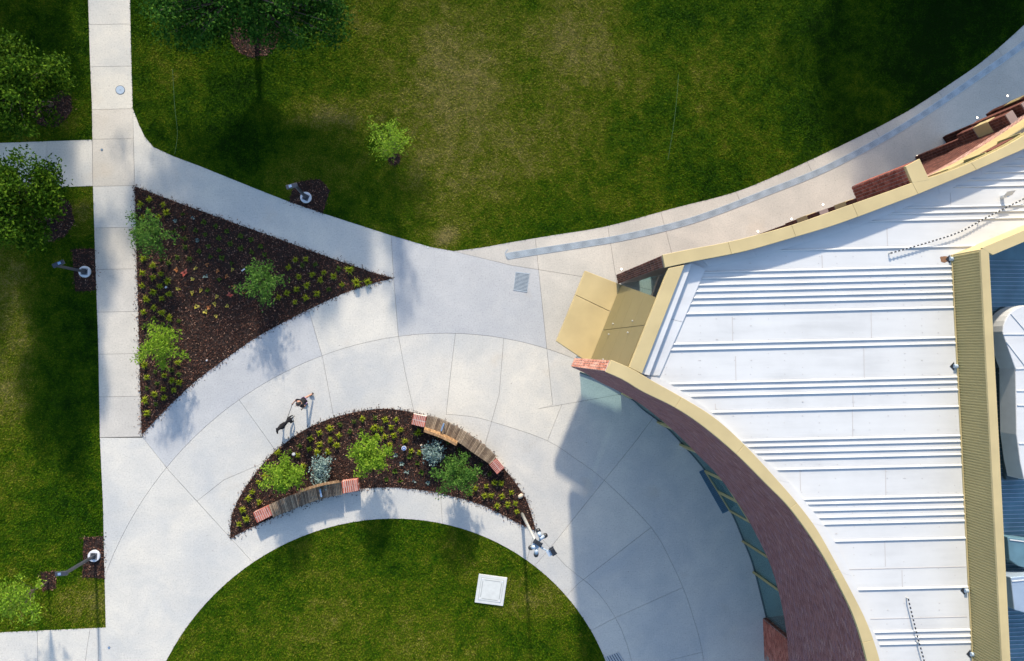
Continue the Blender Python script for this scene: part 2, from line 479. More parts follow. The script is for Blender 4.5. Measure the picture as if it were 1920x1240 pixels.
def circle_px(cx, cy, rpx, n=18, jit=0.12):
    return [P(cx + math.cos(2 * math.pi * k / n) * rpx * (1 + random.uniform(-jit, jit)), cy + math.sin(2 * math.pi * k / n) * rpx * (1 + random.uniform(-jit, jit))) for k in range(n)]
pads['d'] = circle_px(739, 298, 12)
pads['e'] = PP([(76, 1073), (104, 1071), (106, 1104), (80, 1107)])
pads['f'] = circle_px(478, 62, 46, 30, 0.05)
pads['g'] = circle_px(95, 408, 44, 26, 0.06)
pads['h'] = circle_px(93, 196, 42, 26, 0.06)

# ------------------------------------------------------------------ ground and pavement
mb = MB(); mb.add([(-260, -260, -0.09), (260, -260, -0.09), (260, 260, -0.09), (-260, 260, -0.09)], [(0, 1, 2, 3)])
tag(mb.build('ground', M['ground']), kind='structure')

outer = PP([(-300, -260), (2140, -260), (2140, 1700), (-300, 1700)])
mb = MB(); mb.add([(p.x, p.y, -0.05) for p in outer], [(0, 3, 2, 1)])
pavement = tag(mb.build('pavement', M['joint']), kind='structure')

cons = []          # polylines of joints
def J(*pts, smooth=0):
    w = PP(pts)
    cons.append(catmull(w, smooth) if smooth else w)
for y in (-190, -110, -33, 46, 125, 205, 261): J((150, y + 1), (256, y - 1))
for y in (349, 427, 505, 585, 664, 744, 820): J((160, y + 1), (268, y - 1))
J((249, 190), (250, 261), (253, 355))
J((266, 800), (267, 821), (187, 821), (187, 1190))
J((173, 250), (174, 356)); J((88, 260), (88, 360)); J((2, 260), (3, 362)); J((-90, 262), (-90, 364))
J((184, 1170), (185, 1330)); J((70, 1176), (72, 1330)); J((-40, 1180), (-40, 1330)); J((-150, 1180), (-150, 1330)); J((-300, 1262), (198, 1254), (250, 1252))
oc = P(835, 1271); orad = (P(835, 625) - oc).length
arcO = [oc + Vector((math.cos(a), math.sin(a), 0)) * orad for a in [math.radians(200 - k * 2.5) for k in range(64)]]
cons.append([p for p in arcO])
J((733, 436), (738, 522), (747, 630), (760, 700), (777, 776))
J((577, 575), (590, 620), (605, 671), (625, 779), (628, 790)); J((418, 690), (444, 746)); J((854, 625), (845, 700), (835, 790))
J((266, 819), (317, 883), (432, 1009), (475, 1056)); J((444, 744), (520, 850)); J((317, 883), (300, 860))
J((432, 1005), (330, 1090), (240, 1135), (200, 1165)); J((369, 940), (420, 900), (500, 866)); J((640, 975), (640, 925)); J((830, 990), (826, 925))
J((1004, 990), (985, 1062)); J((945, 628), (936, 740), (905, 850)); J((1080, 683), (1056, 753), (985, 930))
J((803, 775), (881, 781), (932, 794), (1023, 825), (1080, 861), (1133, 901), (1221, 989), (1260, 1057), (1283, 1108), (1299, 1155), (1317, 1223), (1330, 1330), (1340, 1500), smooth=3)
J((1250, 750), (1187, 834), (1133, 901), (1038, 1020), (1000, 1064)); J((1380, 860), (1319, 908), (1221, 989), (1085, 1094), (1060, 1120)); J((1480, 1013), (1404, 1044), (1282, 1101), (1153, 1159), (1085, 1195))
J((1460, 1210), (1317, 1223), (1160, 1262), (1100, 1285)); J((1004, 996), (1060, 1060), (1120, 1110), (1165, 1180), (1190, 1260), smooth=3)
J((1330, 1330), (1140, 1340)); J((1460, 1500), (1340, 1500), (1100, 1560)); J((200, 1170), (215, 1330), (270, 1500)); J((215, 1330), (290, 1310)); J((-300, 1430), (250, 1440), (330, 1480))
J((845, 470), (960, 498), (1092, 519), (1180, 533)); J((1139, 420), (1147, 470), (1156, 529)); J((1290, 560), (1156, 529))
cons.append(low)
# path along the long facade: joints every few metres, and one running with the drain
drain_top = catmull(PP([(948, 476), (960, 473), (1095, 452), (1180, 437), (1299, 407), (1440, 354), (1542, 313), (1643, 261), (1728, 210), (1813, 152), (1880, 105), (1920, 75), (1990, 14), (2050, -40)]), 5)
dl = resample(drain_top, 1.32)
for i, p in enumerate(dl[4:], 4):
    a = dl[max(i - 1, 0)]; b = dl[min(i + 1, len(dl) - 1)]; t = (b - a).normalized(); nrm = Vector((t.y, -t.x, 0))
    cons.append([p - nrm * 2.0, p + nrm * 5.5] if i % 3 == 0 else [p + nrm * 0.15, p + nrm * 5.5])
cons.append(drain_top)
cons.append(offset_line(drain_top, -7.5))
for i in range(8):
    J((1500 + i * 90, 700), (1500 + i * 90, 1600))

loops = [lawn_main + [P(2140, -259)], lawn_tl, lawn_l, lawn_c, bed_tri, bed_cres]
V2 = []; E2 = []
def addline(pts, closed=False):
    b = len(V2)
    for p in pts: V2.append(Vector((p.x, p.y)))
    for i in range(len(pts) - 1): E2.append((b + i, b + i + 1))
    if closed: E2.append((b + len(pts) - 1, b))
addline(outer, True)
for c in cons: addline(c)
for c in loops: addline(c, True)
rv, re_, rf, _, oe, _ = delaunay_2d_cdt(V2, E2, [], 0, 1e-4)
cset = {tuple(sorted(e)) for e, o in zip(re_, oe) if o}
adj = {}
for fi, f in enumerate(rf):
    for k in range(3):
        e = tuple(sorted((f[k], f[(k + 1) % 3])))
        if e not in cset: adj.setdefault(e, []).append(fi)
par = list(range(len(rf)))
def find(a):
    while par[a] != a:
        par[a] = par[par[a]]; a = par[a]
    return a
for e, fs in adj.items():
    if len(fs) == 2: par[find(fs[0])] = find(fs[1])
regs = {}
for fi in range(len(rf)): regs.setdefault(find(fi), []).append(fi)
def tri_c(f): return (rv[f[0]] + rv[f[1]] + rv[f[2]]) / 3
def tri_a(f): return abs((rv[f[1]] - rv[f[0]]).cross(rv[f[2]] - rv[f[0]])) / 2
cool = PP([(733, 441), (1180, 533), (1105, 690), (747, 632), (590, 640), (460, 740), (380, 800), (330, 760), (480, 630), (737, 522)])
warm1 = PP([(160, 205), (250, 205), (266, 821), (180, 821)])
warm2 = PP([(850, 471), (960, 500), (1155, 532), (1300, 560), (2200, 500), (2200, -300), (1700, -300), (1300, 300)])
tagged = 0
for r, fis in regs.items():
    area = sum(tri_a(rf[i]) for i in fis)
    if area < 0.06: continue
    big = max(fis, key=lambda i: tri_a(rf[i])); c = tri_c(rf[big])
    if any(pip(l, c.x, c.y) for l in loops): continue
    used = {}
    vs = []
    fs = []
    for i in fis:
        f = []
        for k in rf[i]:
            if k not in used: used[k] = len(vs); vs.append((rv[k].x, rv[k].y, 0.0))
            f.append(used[k])
        fs.append(f)
    me = bpy.data.meshes.new('slab'); me.from_pydata(vs, [], fs)
    bm = bmesh.new(); bm.from_mesh(me)
    bmesh.ops.recalc_face_normals(bm, faces=bm.faces)
    bm.faces.ensure_lookup_table(); bm.normal_update()
    if bm.faces[0].normal.z < 0: bmesh.ops.reverse_faces(bm, faces=bm.faces[:])
    if area > 0.3:
        mv = {}
        for e in bm.edges:
            if len(e.link_faces) != 1: continue
            d = (e.verts[1].co - e.verts[0].co).normalized(); nr = Vector((-d.y, d.x, 0))
            if nr.dot(e.link_faces[0].calc_center_median() - e.verts[0].co) < 0: nr = -nr
            for v in e.verts: mv.setdefault(v, []).append(nr)
        for v, ns in mv.items():
            sm = sum(ns, Vector((0, 0, 0)))
            dn_ = max(0.35, 1 + ns[0].dot(ns[-1])) if len(ns) > 1 else 1
            v.co += sm / dn_ * 0.0065
    be = [e for e in bm.edges if len(e.link_faces) == 1]
    ex = bmesh.ops.extrude_edge_only(bm, edges=be)
    for v in [g for g in ex['geom'] if isinstance(g, bmesh.types.BMVert)]: v.co.z = -0.045
    bmesh.ops.recalc_face_normals(bm, faces=bm.faces)
    bm.to_mesh(me); bm.free()
    ctr = sum((tri_c(rf[i]) * tri_a(rf[i]) for i in fis), Vector((0, 0))) / area
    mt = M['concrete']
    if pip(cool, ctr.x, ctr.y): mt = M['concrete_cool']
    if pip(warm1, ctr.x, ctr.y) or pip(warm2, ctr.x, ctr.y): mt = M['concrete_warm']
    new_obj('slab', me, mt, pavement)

# ------------------------------------------------------------------ lawns with real blades
VIEW = [P(-45, -45), P(1965, -45), P(1965, 1285), P(-45, 1285)]
VX0 = min(p.x for p in VIEW); VX1 = max(p.x for p in VIEW); VY0 = min(p.y for p in VIEW); VY1 = max(p.y for p in VIEW)
def sample(poly, dens, holes=()):
    xs = [p.x for p in poly]; ys = [p.y for p in poly]
    x0, x1, y0, y1 = max(min(xs), VX0), min(max(xs), VX1), max(min(ys), VY0), min(max(ys), VY1)
    n = int((x1 - x0) * (y1 - y0) * dens)
    X = RNG.uniform(x0, x1, n); Y = RNG.uniform(y0, y1, n)
    k = inside(poly, X, Y)
    for h in holes: k &= ~inside(h, X, Y)
    return X[k], Y[k]

def blades(name, poly, dens, holes, parent):
    X, Y = sample(poly, dens, holes)
    n = len(X)
    a = RNG.uniform(0, 2 * np.pi, n); w = RNG.uniform(0.010, 0.022, n); L = RNG.uniform(0.02, 0.075, n); h = RNG.uniform(0.015, 0.05, n)
    # edge of the turf is ragged
    dx, dy = np.cos(a), np.sin(a)
    v = np.zeros((n, 3, 3), np.float32)
    v[:, 0] = np.stack([X - dy * w, Y + dx * w, np.full(n, -0.014)], 1)
    v[:, 1] = np.stack([X + dy * w, Y - dx * w, np.full(n, -0.014)], 1)
    v[:, 2] = np.stack([X + dx * L, Y + dy * L, h], 1)
    me = fast_mesh(name, v.reshape(-1, 3), 3, [M['grass']])
    return tag(new_obj(name, me, None, parent), kind='stuff')

def lawn(poly, holes=()):
    bm = bmesh.new()
    vs = [bm.verts.new((p.x, p.y, -0.018)) for p in poly]
    bm.faces.new(vs)
    bmesh.ops.triangulate(bm, faces=bm.faces)
    bmesh.ops.recalc_face_normals(bm, faces=bm.faces)
    for f in bm.faces:
        if f.normal.z < 0: f.normal_flip()
    me = bpy.data.meshes.new('lawn'); bm.to_mesh(me); bm.free()
    o = tag(new_obj('lawn', me, M['turf']), kind='structure')
    blades('grass', poly, 900, holes, o)
    return o
hole_all = list(pads.values())
hatch_q = PP([(898, 1076), (951, 1083), (943, 1136), (890, 1129)])
lawn(lawn_main + [P(2140, -259)], hole_all)
lawn(lawn_tl, hole_all)
lawn(lawn_l, hole_all)
lawn(lawn_c, [hatch_q])

# faint painted line in the big lawn
def ribbon(name, pts, w, z, mat, lab=None, cat=None, parent=None, breaks=0):
    a = offset_line(pts, w / 2); b = offset_line(pts, -w / 2)
    mb = MB()
    for i in range(len(pts) - 1):
        if breaks and random.random() < breaks: continue
        mb.add([(a[i].x, a[i].y, z), (b[i].x, b[i].y, z), (b[i + 1].x, b[i + 1].y, z), (a[i + 1].x, a[i + 1].y, z)], [(0, 1, 2, 3)])
    o = mb.build(name, mat, parent)
    return tag(o, lab, cat) if lab else o
M['linepaint'] = simple('faded_turf_paint', (0.05, 0.11, 0.04), 0.9)
ln = resample(catmull(PP([(1272, 140), (1268, 190), (1262, 240), (1252, 300)]), 8), 0.06)
ribbon('line_marking', ln, 0.014, 0.03, M['linepaint'], 'faded pale green line marking running down the middle of the large lawn', 'line marking')
ln = resample(catmull(PP([(324, 130), (328, 200), (333, 250), (328, 290)]), 8), 0.06)
ribbon('line_marking', ln, 0.014, 0.03, M['linepaint'], 'faint line marking at the left edge of the large lawn beside the path bend', 'line marking')

# ------------------------------------------------------------------ mulch
def mulch(poly, dens, edge=0, z=0.0, lab=None, name='mulch_bed'):
    bm = bmesh.new(); vs = [bm.verts.new((p.x, p.y, z)) for p in poly]; bm.faces.new(vs)
    bmesh.ops.triangulate(bm, faces=bm.faces); bmesh.ops.recalc_face_normals(bm, faces=bm.faces)
    for f in bm.faces:
        if f.normal.z < 0: f.normal_flip()
    me = bpy.data.meshes.new(name); bm.to_mesh(me); bm.free()
    base = tag(new_obj(name, me, M['mulch_base']), kind='structure')
    X, Y = sample(poly, dens)
    if edge:
        loop = [Vector((p.x, p.y, 0)) for p in poly] + [Vector((poly[0].x, poly[0].y, 0))]
        e = resample(loop, 0.05)
        k = int(len(e) * edge)
        idx = RNG.integers(0, len(e), k)
        off = np.abs(RNG.normal(0, 0.10, (k, 1))) * RNG.choice([-1, 1], (k, 1)); ang = RNG.uniform(0, 6.283, k)
        ex = np.array([e[i].x for i in idx]) + off[:, 0] * np.cos(ang); ey = np.array([e[i].y for i in idx]) + off[:, 0] * np.sin(ang)
        X = np.concatenate([X, ex]); Y = np.concatenate([Y, ey])
    n = len(X)
    a = RNG.uniform(0, 2 * np.pi, n); L = RNG.uniform(0.015, 0.045, n); w = RNG.uniform(0.006, 0.016, n)
    t = RNG.normal(0, 0.5, n); s = RNG.normal(0, 0.5, n)
    ux = np.stack([np.cos(a) * np.cos(t), np.sin(a) * np.cos(t), np.sin(t)], 1) * L[:, None]
    uy = np.stack([-np.sin(a) * np.cos(s), np.cos(a) * np.cos(s), np.sin(s)], 1) * w[:, None]
    c = np.stack([X, Y, z + RNG.uniform(0.012, 0.035, n)], 1)
    v = np.stack([c - ux - uy, c + ux - uy, c + ux + uy, c - ux + uy], 1)
    me = fast_mesh('mulch', v.reshape(-1, 3), 4, [M['mulch']])
    tag(new_obj('mulch', me, None, base), kind='stuff')
    return base
mulch(bed_tri, 520, 3.4)
mulch(bed_cres, 520, 3.4)
for k, p in pads.items(): mulch(p, 520, 1.2, -0.008)

# ------------------------------------------------------------------ drains, covers, hatch
def grating(name, q, nb, along, mat, lab, cat, rim=0.02, z=0.003, group=None):
    """slotted grate on quad q (4 plan points); bars run from side 0-3 to side 1-2 when along, nb of them"""
    c = sum(q, Vector((0, 0, 0))) / 4
    root = empty(name, (c.x, c.y, 0), lab, cat, group)
    mb = MB(); mb.prism(q, z - 0.002, z); mb.build('tray', M['pit'], root)
    fr = MB()
    for i in range(4):
        a = q[i]; b = q[(i + 1) % 4]; t = (b - a).normalized(); nn = Vector((-t.y, t.x, 0))
        fr.obox((a + b) / 2 + Vector((0, 0, z + 0.006)), t * ((b - a).length / 2 + rim / 2), nn * rim / 2, (0, 0, 0.006))
    fr.build('frame', mat, root)
    for i in range(nb):
        f = (i + 0.5) / nb
        a, b = (q[0].lerp(q[1], f), q[3].lerp(q[2], f)) if along else (q[0].lerp(q[3], f), q[1].lerp(q[2], f))
        t = (b - a).normalized(); nn = Vector((-t.y, t.x, 0))
        wid = ((q[1] - q[0]).length if along else (q[3] - q[0]).length) / nb * 0.31
        bb = MB(); bb.obox((a + b) / 2 + Vector((0, 0, z + 0.006)), t * ((b - a).length / 2 - rim / 2 - 0.002), nn * wid, (0, 0, 0.005))
        bb.build('bar', mat, root)
    return root
grating('drain_grate', PP([(967, 510), (993, 513), (988, 548), (963, 544)]), 14, False, M['grate'], 'small square slotted drain grate alone on the grey walkway before the gold canopy', 'drain grate')
grating('drain_grate', PP([(1084, 655), (1122, 668), (1117, 690), (1078, 676)]), 8, False, M['grate'], 'slotted drain grate half hidden under the lower edge of the gold canopy', 'drain grate')
grating('doormat_grate', PP([(1321, 880), (1311, 885), (1355, 963), (1367, 957)]), 26, False, M['grate_blue'], 'long dark blue entrance mat grate in front of the glass doors', 'entrance mat')
grating('drain_grate', PP([(1134, 1232), (1160, 1223), (1185, 1262), (1158, 1275)]), 6, True, M['grey_pole'], 'grey slatted drain grate at the bottom edge beside the round lawn', 'drain grate')

# long slot drain following the facade path
dr = resample(drain_top, 0.25)
drb = offset_line(dr, -0.30)
root = empty('trench_drain', (dr[0].x, dr[0].y, 0), 'long curved pale blue slotted trench drain running along the facade path', 'drain')
mb = MB(); mb.strip(dr, drb, 0.0015, 0.004); mb.build('channel', M['pit'], root)
mb = MB()
mb.strip(offset_line(dr, 0.006), offset_line(dr, -0.022), 0.004, 0.014); mb.strip(offset_line(drb, 0.022), offset_line(drb, -0.006), 0.004, 0.014)
mb.build('edge_frame', M['grate'], root)
fine = resample(drain_top, 0.048); fineb = offset_line(fine, -0.30)
mb = MB()
for i in range(1, len(fine) - 1):
    a = fine[i].lerp(fineb[i], 0.08); b = fine[i].lerp(fineb[i], 0.92); t = (b - a).normalized(); nn = Vector((-t.y, t.x, 0))
    mb.obox((a + b) / 2 + Vector((0, 0, 0.009)), t * (b - a).length / 2, nn * (0.017 + 0.003 * math.sin(i * 0.37)), (0, 0, 0.004))
tag(mb.build('slot_bars', M['grate'], root), kind='stuff')

def disc(name, px, py, r, mat, lab, cat, mat2=None, z=0.004, n=28):
    c = P(px, py); root = empty(name, (c.x, c.y, 0), lab, cat)
    def circ(rad): return [c + Vector((math.cos(2 * math.pi * k / n) * rad, math.sin(2 * math.pi * k / n) * rad, 0)) for k in range(n)]
    mb = MB(); mb.prism(circ(r * 1.12), z - 0.003, z + 0.002); mb.build('rim', M['pit'], root)
    mb = MB(); mb.prism(circ(r), z + 0.002, z + 0.010); mb.build('cover', mat, root)
    mb = MB(); mb.prism(circ(r * 0.14)[::4], z + 0.010, z + 0.014); mb.build('lifting_eye', mat2 or M['hatch_line'], root)
    return root
disc('manhole_cover', 225.5, 169, 0.185, M['cover'], 'round pale blue manhole cover on the left path below the trees', 'manhole cover')
disc('access_cap', 191, 281, 0.05, M['steel_blue'], 'tiny blue grey access cap where the left side path meets the long path', 'access cap')
disc('access_cap', 204.5, 1214.5, 0.05, M['steel_blue'], 'tiny blue grey access cap at the bottom left corner of the plaza', 'access cap')
disc('access_cap', 802, 464, 0.05, M['hatch'], 'tiny white access cap at the tip of the big lawn edge', 'access cap')

root = empty('inspection_hatch', (sum(hatch_q, Vector((0, 0, 0))) / 4), 'white square inspection hatch with corner hinges set in the round lawn', 'hatch')
mb = MB(); mb.prism(hatch_q, -0.03, 0.055); bevel(mb.build('hatch_frame', M['hatch'], root), 0.008)
def inner(q, f):
    c = sum(q, Vector((0, 0, 0))) / 4
    return [c + (p - c) * f for p in q]
mb = MB(); q1 = inner(hatch_q, 0.80); mb.prism(q1, 0.055, 0.057); mb.build('gap', M['hatch_line'], root)
mb = MB(); q1 = inner(hatch_q, 0.775); mb.prism(q1, 0.057, 0.066); lid = mb.build('lid', M['hatch'], root)
q2 = inner(hatch_q, 0.66)
for i in range(4):
    a = q2[i]; b = q2[(i + 1) % 4]
    m0 = MB(); t = (b - a).normalized(); nn = Vector((-t.y, t.x, 0))
    m0.obox((a + b) / 2 + Vector((0, 0, 0.068)), t * (b - a).length * 0.42, nn * 0.012, (0, 0, 0.002)); m0.build('groove_strip', M['hatch_line'], lid)
for i in (0, 1, 2, 3):
    m0 = MB(); p = inner(hatch_q, 0.70)[i]; m0.obox(p + Vector((0, 0, 0.071)), (0.03, 0, 0), (0, 0.03, 0), (0, 0, 0.005)); m0.build('hinge', M['footing'], lid)

# ------------------------------------------------------------------ building
ZT = 9.80; ZB = 3.0; ZR = 9.38
bo = P(1300, 620)
bld = empty('building', (bo.x, bo.y, 0), 'curved brick building with champagne gold copings and white ribbed metal roof', 'building')

lc_out = catmull(PP([(1136, 698), (1170, 713), (1204, 734), (1265, 764), (1319, 800), (1382, 853), (1439, 910), (1474, 945), (1508, 989), (1542, 1040), (1575, 1101), (1603, 1162), (1626, 1240), (1642, 1330), (1648, 1430)], ZT), 5)
lc_in = catmull(PP([(1146, 675), (1185, 692), (1221, 713), (1285, 749), (1343, 786), (1400, 838), (1460, 903), (1497, 946), (1532, 993), (1565, 1051), (1598, 1112), (1627, 1171), (1650, 1240), (1667, 1330), (1674, 1430)], ZT), 5)
uc_out = catmull(PP([(1242, 478), (1297, 466.6), (1345, 458), (1402, 445), (1482, 423), (1549, 400), (1600, 382), (1660, 361), (1713, 342), (1764, 326), (1817, 306), (1871, 281), (1920, 254), (2020, 190), (2120, 118)], ZT), 4)
uc_in = catmull(PP([(1247, 502), (1305, 489.5), (1355, 480), (1410, 468), (1500, 442), (1560, 424), (1619, 403), (1672, 383), (1722, 364), (1780, 340), (1835, 317), (1887, 294), (1936, 271), (2036, 208), (2138, 136)], ZT), 4)

def brick_face(pts, z0, z1, blen, bh, side, depth, mats, name, parent, joint=0.010, brick_mat=None):
    """running-bond bricks proud of the wall line pts; joined as one part"""
    L = [0.0]
    for a, b in zip(pts, pts[1:]): L.append(L[-1] + (b - a).length)
    def at(s):
        s = min(max(s, 0), L[-1] - 1e-6)
        k = int(np.searchsorted(L, s, side='right')) - 1
        t = (s - L[k]) / (L[k + 1] - L[k])
        d = (pts[k + 1] - pts[k]).normalized()
        return pts[k].lerp(pts[k + 1], t), d
    nrow = int((z1 - z0) / bh)
    C = []; AX = []; AY = []; AZ = []
    for r in range(nrow):
        z = z0 + (r + 0.5) * bh
        s = -(r % 2) * blen / 2
        while s < L[-1]:
            a = max(s, 0); b = min(s + blen, L[-1])
            if b - a > 0.05:
                p, d = at((a + b) / 2); nn = Vector((-d.y, d.x, 0)) * side
                jit = random.uniform(-0.003, 0.003)
                C.append((p.x + nn.x * (depth / 2 + jit), p.y + nn.y * (depth / 2 + jit), z))
                h = (b - a) / 2 - joint / 2
                AX.append((d.x * h, d.y * h, 0)); AY.append((nn.x * depth / 2, nn.y * depth / 2, 0)); AZ.append((0, 0, bh / 2 - joint / 2))
            s += blen
    C = np.array(C); AX = np.array(AX); AY = np.array(AY); AZ = np.array(AZ)
    n = len(C)
    sg = np.array([(-1, -1, -1), (1, -1, -1), (-1, 1, -1), (1, 1, -1), (-1, -1, 1), (1, -1, 1), (-1, 1, 1), (1, 1, 1)])
    v = C[:, None] + AX[:, None] * sg[None, :, 0:1] + AY[:, None] * sg[None, :, 1:2] + AZ[:, None] * sg[None, :, 2:3]
    off = parent_origin(parent)
    v = v.reshape(-1, 3) - np.array(off)
    f = np.array([(0, 2, 3, 1), (4, 5, 7, 6), (0, 1, 5, 4), (2, 6, 7, 3), (0, 4, 6, 2), (1, 3, 7, 5)])
    if side < 0: f = f[:, ::-1]
    fi = (f[None] + (np.arange(n) * 8)[:, None, None]).reshape(-1)
    me = bpy.data.meshes.new(name)
    me.vertices.add(n * 8); me.vertices.foreach_set('co', v.astype(np.float32).ravel())
    me.loops.add(n * 24); me.loops.foreach_set('vertex_index', fi.astype(np.int32))
    me.polygons.add(n * 6); me.polygons.foreach_set('loop_start', np.arange(0, n * 24, 4, dtype=np.int32)); me.polygons.foreach_set('loop_total', np.full(n * 6, 4, np.int32))
    me.update(calc_edges=True); me.materials.append(brick_mat or M['brick'])
    return tag(new_obj(name, me, None, parent), kind='stuff')

# lower, inward curving brick wall that floats over the glazing
A = resample(lc_out, 0.30); nA = len(A)
def match(pts, n):
    L = [0.0]
    for a, b in zip(pts, pts[1:]): L.append(L[-1] + (b - a).length)
    out = []
    for i in range(n):
        s = L[-1] * i / (n - 1); k = min(int(np.searchsorted(L, s, side='right')) - 1, len(pts) - 2)
        out.append(pts[k].lerp(pts[k + 1], (s - L[k]) / max(L[k + 1] - L[k], 1e-9)))
    return out
B = match(lc_in, nA)
Ain = [a.lerp(b, 0.06) for a, b in zip(A, B)]; Bin = [b.lerp(a, 0.06) for a, b in zip(A, B)]
wl = MB(); wl.strip(Ain, Bin, ZB, ZT - 0.13); wall_lo = wl.build('brick_wall', M['mortar_dark'], bld)
brick_face(Ain, ZB + 0.002, ZT - 0.13, 0.23, 0.086, -1, 0.02, None, 'bricks', wall_lo, 0.010, M['brick'])

def soldier_end(a, b, z0, z1, cols, rows, mat, parent, nrm, name='brick', alt=True):
    """bricks of a narrow end face between plan points a and b, each an object of its own"""
    t = (b - a); Lw = t.length; t.normalize()
    me_cache = {}
    cw = Lw / cols; ch = (z1 - z0) / rows
    off = parent_origin(parent)
    bm_ = MB(); bm_.obox((0, 0, 0), t * (cw / 2 - 0.011), nrm * 0.012, Vector((0, 0, ch / 2 - 0.010 - 0.035 * (ch > 0.3))))
    me = bpy.data.meshes.new(name); me.from_pydata(bm_.v, [], bm_.f); me.materials.append(mat)
    b2 = bmesh.new(); b2.from_mesh(me); bmesh.ops.recalc_face_normals(b2, faces=b2.faces); b2.to_mesh(me); b2.free()
    for r in range(rows):
        for c in range(cols):
            p = a + t * (c + 0.5) * cw + Vector((0, 0, 0)) + nrm * 0.012
            o = bpy.data.objects.new(name, me); COL.objects.link(o); o.parent = parent
            o.location = (p.x - off.x, p.y - off.y, z0 + (r + 0.5) * ch - off.z)
# end faces
def endface(ptsA, ptsB, mat, mort, rows, cols, z0=ZB, z1=ZT - 0.13):
    a, b = ptsA[0], ptsB[0]
    t = (b - a); t.z = 0; t.normalize(); nrm = Vector((-t.y, t.x, 0))
    d = ptsA[1] - ptsA[0]
    if nrm.dot(d) > 0: nrm = -nrm
    a2 = Vector((a.x, a.y, 0)); b2 = Vector((b.x, b.y, 0))
    m0 = MB(); c = (a2 + b2) / 2 + nrm * 0.006
    m0.obox(Vector((c.x, c.y, (z0 + z1) / 2)), t * ((b2 - a2).length / 2), nrm * 0.006, (0, 0, (z1 - z0) / 2)); e = m0.build('end_wall', mort, bld)
    soldier_end(a2 + nrm * 0.012, b2 + nrm * 0.012, z0, z1, cols, rows, mat, e, nrm)
endface(Ain, Bin, M['brick_pink'], M['mortar'], 14, 4)

def coping(Aout, Bin_, z, th, n_seg, name='coping'):
    n = len(Aout)
    k = 0
    step = n_seg
    while k < n - 1:
        e = min(k + step, n - 1)
        a = Aout[k:e + 1]; b = Bin_[k:e + 1]
        # tiny gap between lengths
        a = [p.copy() for p in a]; b = [p.copy() for p in b]
        ta = (a[1] - a[0]).normalized() * 0.005; a[0] += ta; b[0] += ta
        mb = MB(); mb.strip(a, b, z - th, z)
        bevel(mb.build(name, M['gold'], bld), 0.012)
        k = e
coping(A, B, ZT, 0.13, 9)

# upper / long facade wall
A2 = resample(uc_out, 0.30); nB = len(A2); B2 = match(uc_in, nB)
A2in = [a.lerp(b, 0.08) for a, b in zip(A2, B2)]; B2in = [b.lerp(a, 0.08) for a, b in zip(A2, B2)]
wl = MB(); wl.strip(A2in, B2in, ZB, ZT - 0.13); wall_up = wl.build('brick_wall', M['mortar_dark'], bld)
coping(A2, B2, ZT, 0.13, 8)
endface(A2in, B2in, M['brick_dark'], M['mortar_dark'], 14, 5)
# where x of the image is > 1742 the facade has gold spandrel, window strip
def idx_of(px, line):
    x = P(px[0], px[1], ZT); return min(range(len(line)), key=lambda i: (Vector((line[i].x, line[i].y)) - Vector((x.x, x.y))).length)
i_box = idx_of((1728, 340), A2)
brick_face(A2in[:i_box + 1], ZB + 0.002, ZT - 0.14, 0.23, 0.086, 1, 0.02, None, 'bricks', wall_up, 0.010, M['brick_dark'])
brick_face(A2in[i_box:], ZB + 0.002, 5.9, 0.23, 0.086, 1, 0.02, None, 'bricks', wall_up, 0.010, M['brick_dark'])
brick_face(A2in[i_box:], 5.9, 6.7, 0.23, 0.086, 1, 0.05, None, 'bricks', wall_up, 0.010, M['brick_pale'])
seg = A2in[i_box:]
mb = MB(); mb.strip(offset_line(seg, 0.045), offset_line(seg, 0.002), 6.72, 8.15); mb.build('spandrel', M['gold'], bld)
mb = MB(); mb.strip(offset_line(seg, 0.012), offset_line(seg, 0.002), 8.15, 9.3); win = mb.build('window_strip', M['glass_dark'], bld)
rs = resample(seg, 1.5)
for i in range(len(rs) - 1):
    a, b = rs[i], rs[i + 1]; t = (b - a).normalized(); nn = Vector((-t.y, t.x, 0))
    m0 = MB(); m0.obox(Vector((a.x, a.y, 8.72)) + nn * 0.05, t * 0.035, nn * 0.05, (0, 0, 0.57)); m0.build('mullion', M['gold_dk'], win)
    if i % 2 == 0:
        m0 = MB(); c = (a + b) / 2; m0.obox(Vector((c.x, c.y, 8.95)) + nn * 0.04, t * 0.5, nn * 0.03, (0, 0, 0.3)); m0.build('blind_panel', M['brick_dark'], win)
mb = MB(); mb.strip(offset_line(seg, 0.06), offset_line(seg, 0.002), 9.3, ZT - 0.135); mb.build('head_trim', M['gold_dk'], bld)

# ground storey of the long facade
g_out = offset_line(A2in, -0.10); g_in = offset_line(A2in, -0.32)
def seg_wall(line_a, line_b, i0, i1, mat, name, z0=0.0, z1=ZB - 0.002, skin=None):
    m0 = MB(); m0.strip(line_a[i0:i1 + 1], line_b[i0:i1 + 1], z0, z1); o = m0.build(name, mat, bld)
    if skin: brick_face(line_a[i0:i1 + 1], z0, z1, 0.23, 0.086, 1, 0.018, None, 'bricks', o, 0.010, skin)
    return o
def ix0(px):   # index of the wall point above the ground pixel column
    x = P(px, 500).x
    return min(range(nB), key=lambda i: abs(A2in[i].x - x))
a1, a2_, a3 = ix0(1162), ix0(1192), ix0(1214)
seg_wall(g_out, g_in, max(a1, 1), a2_, M['mortar_dark'], 'ground_wall', skin=M['brick_dark'])
seg_wall(g_out, g_in, a2_, a3, M['glass'], 'glass_wall')
seg_wall(g_out, g_in, a3, nB - 1, M['mortar_dark'], 'ground_wall', skin=M['brick_dark'])

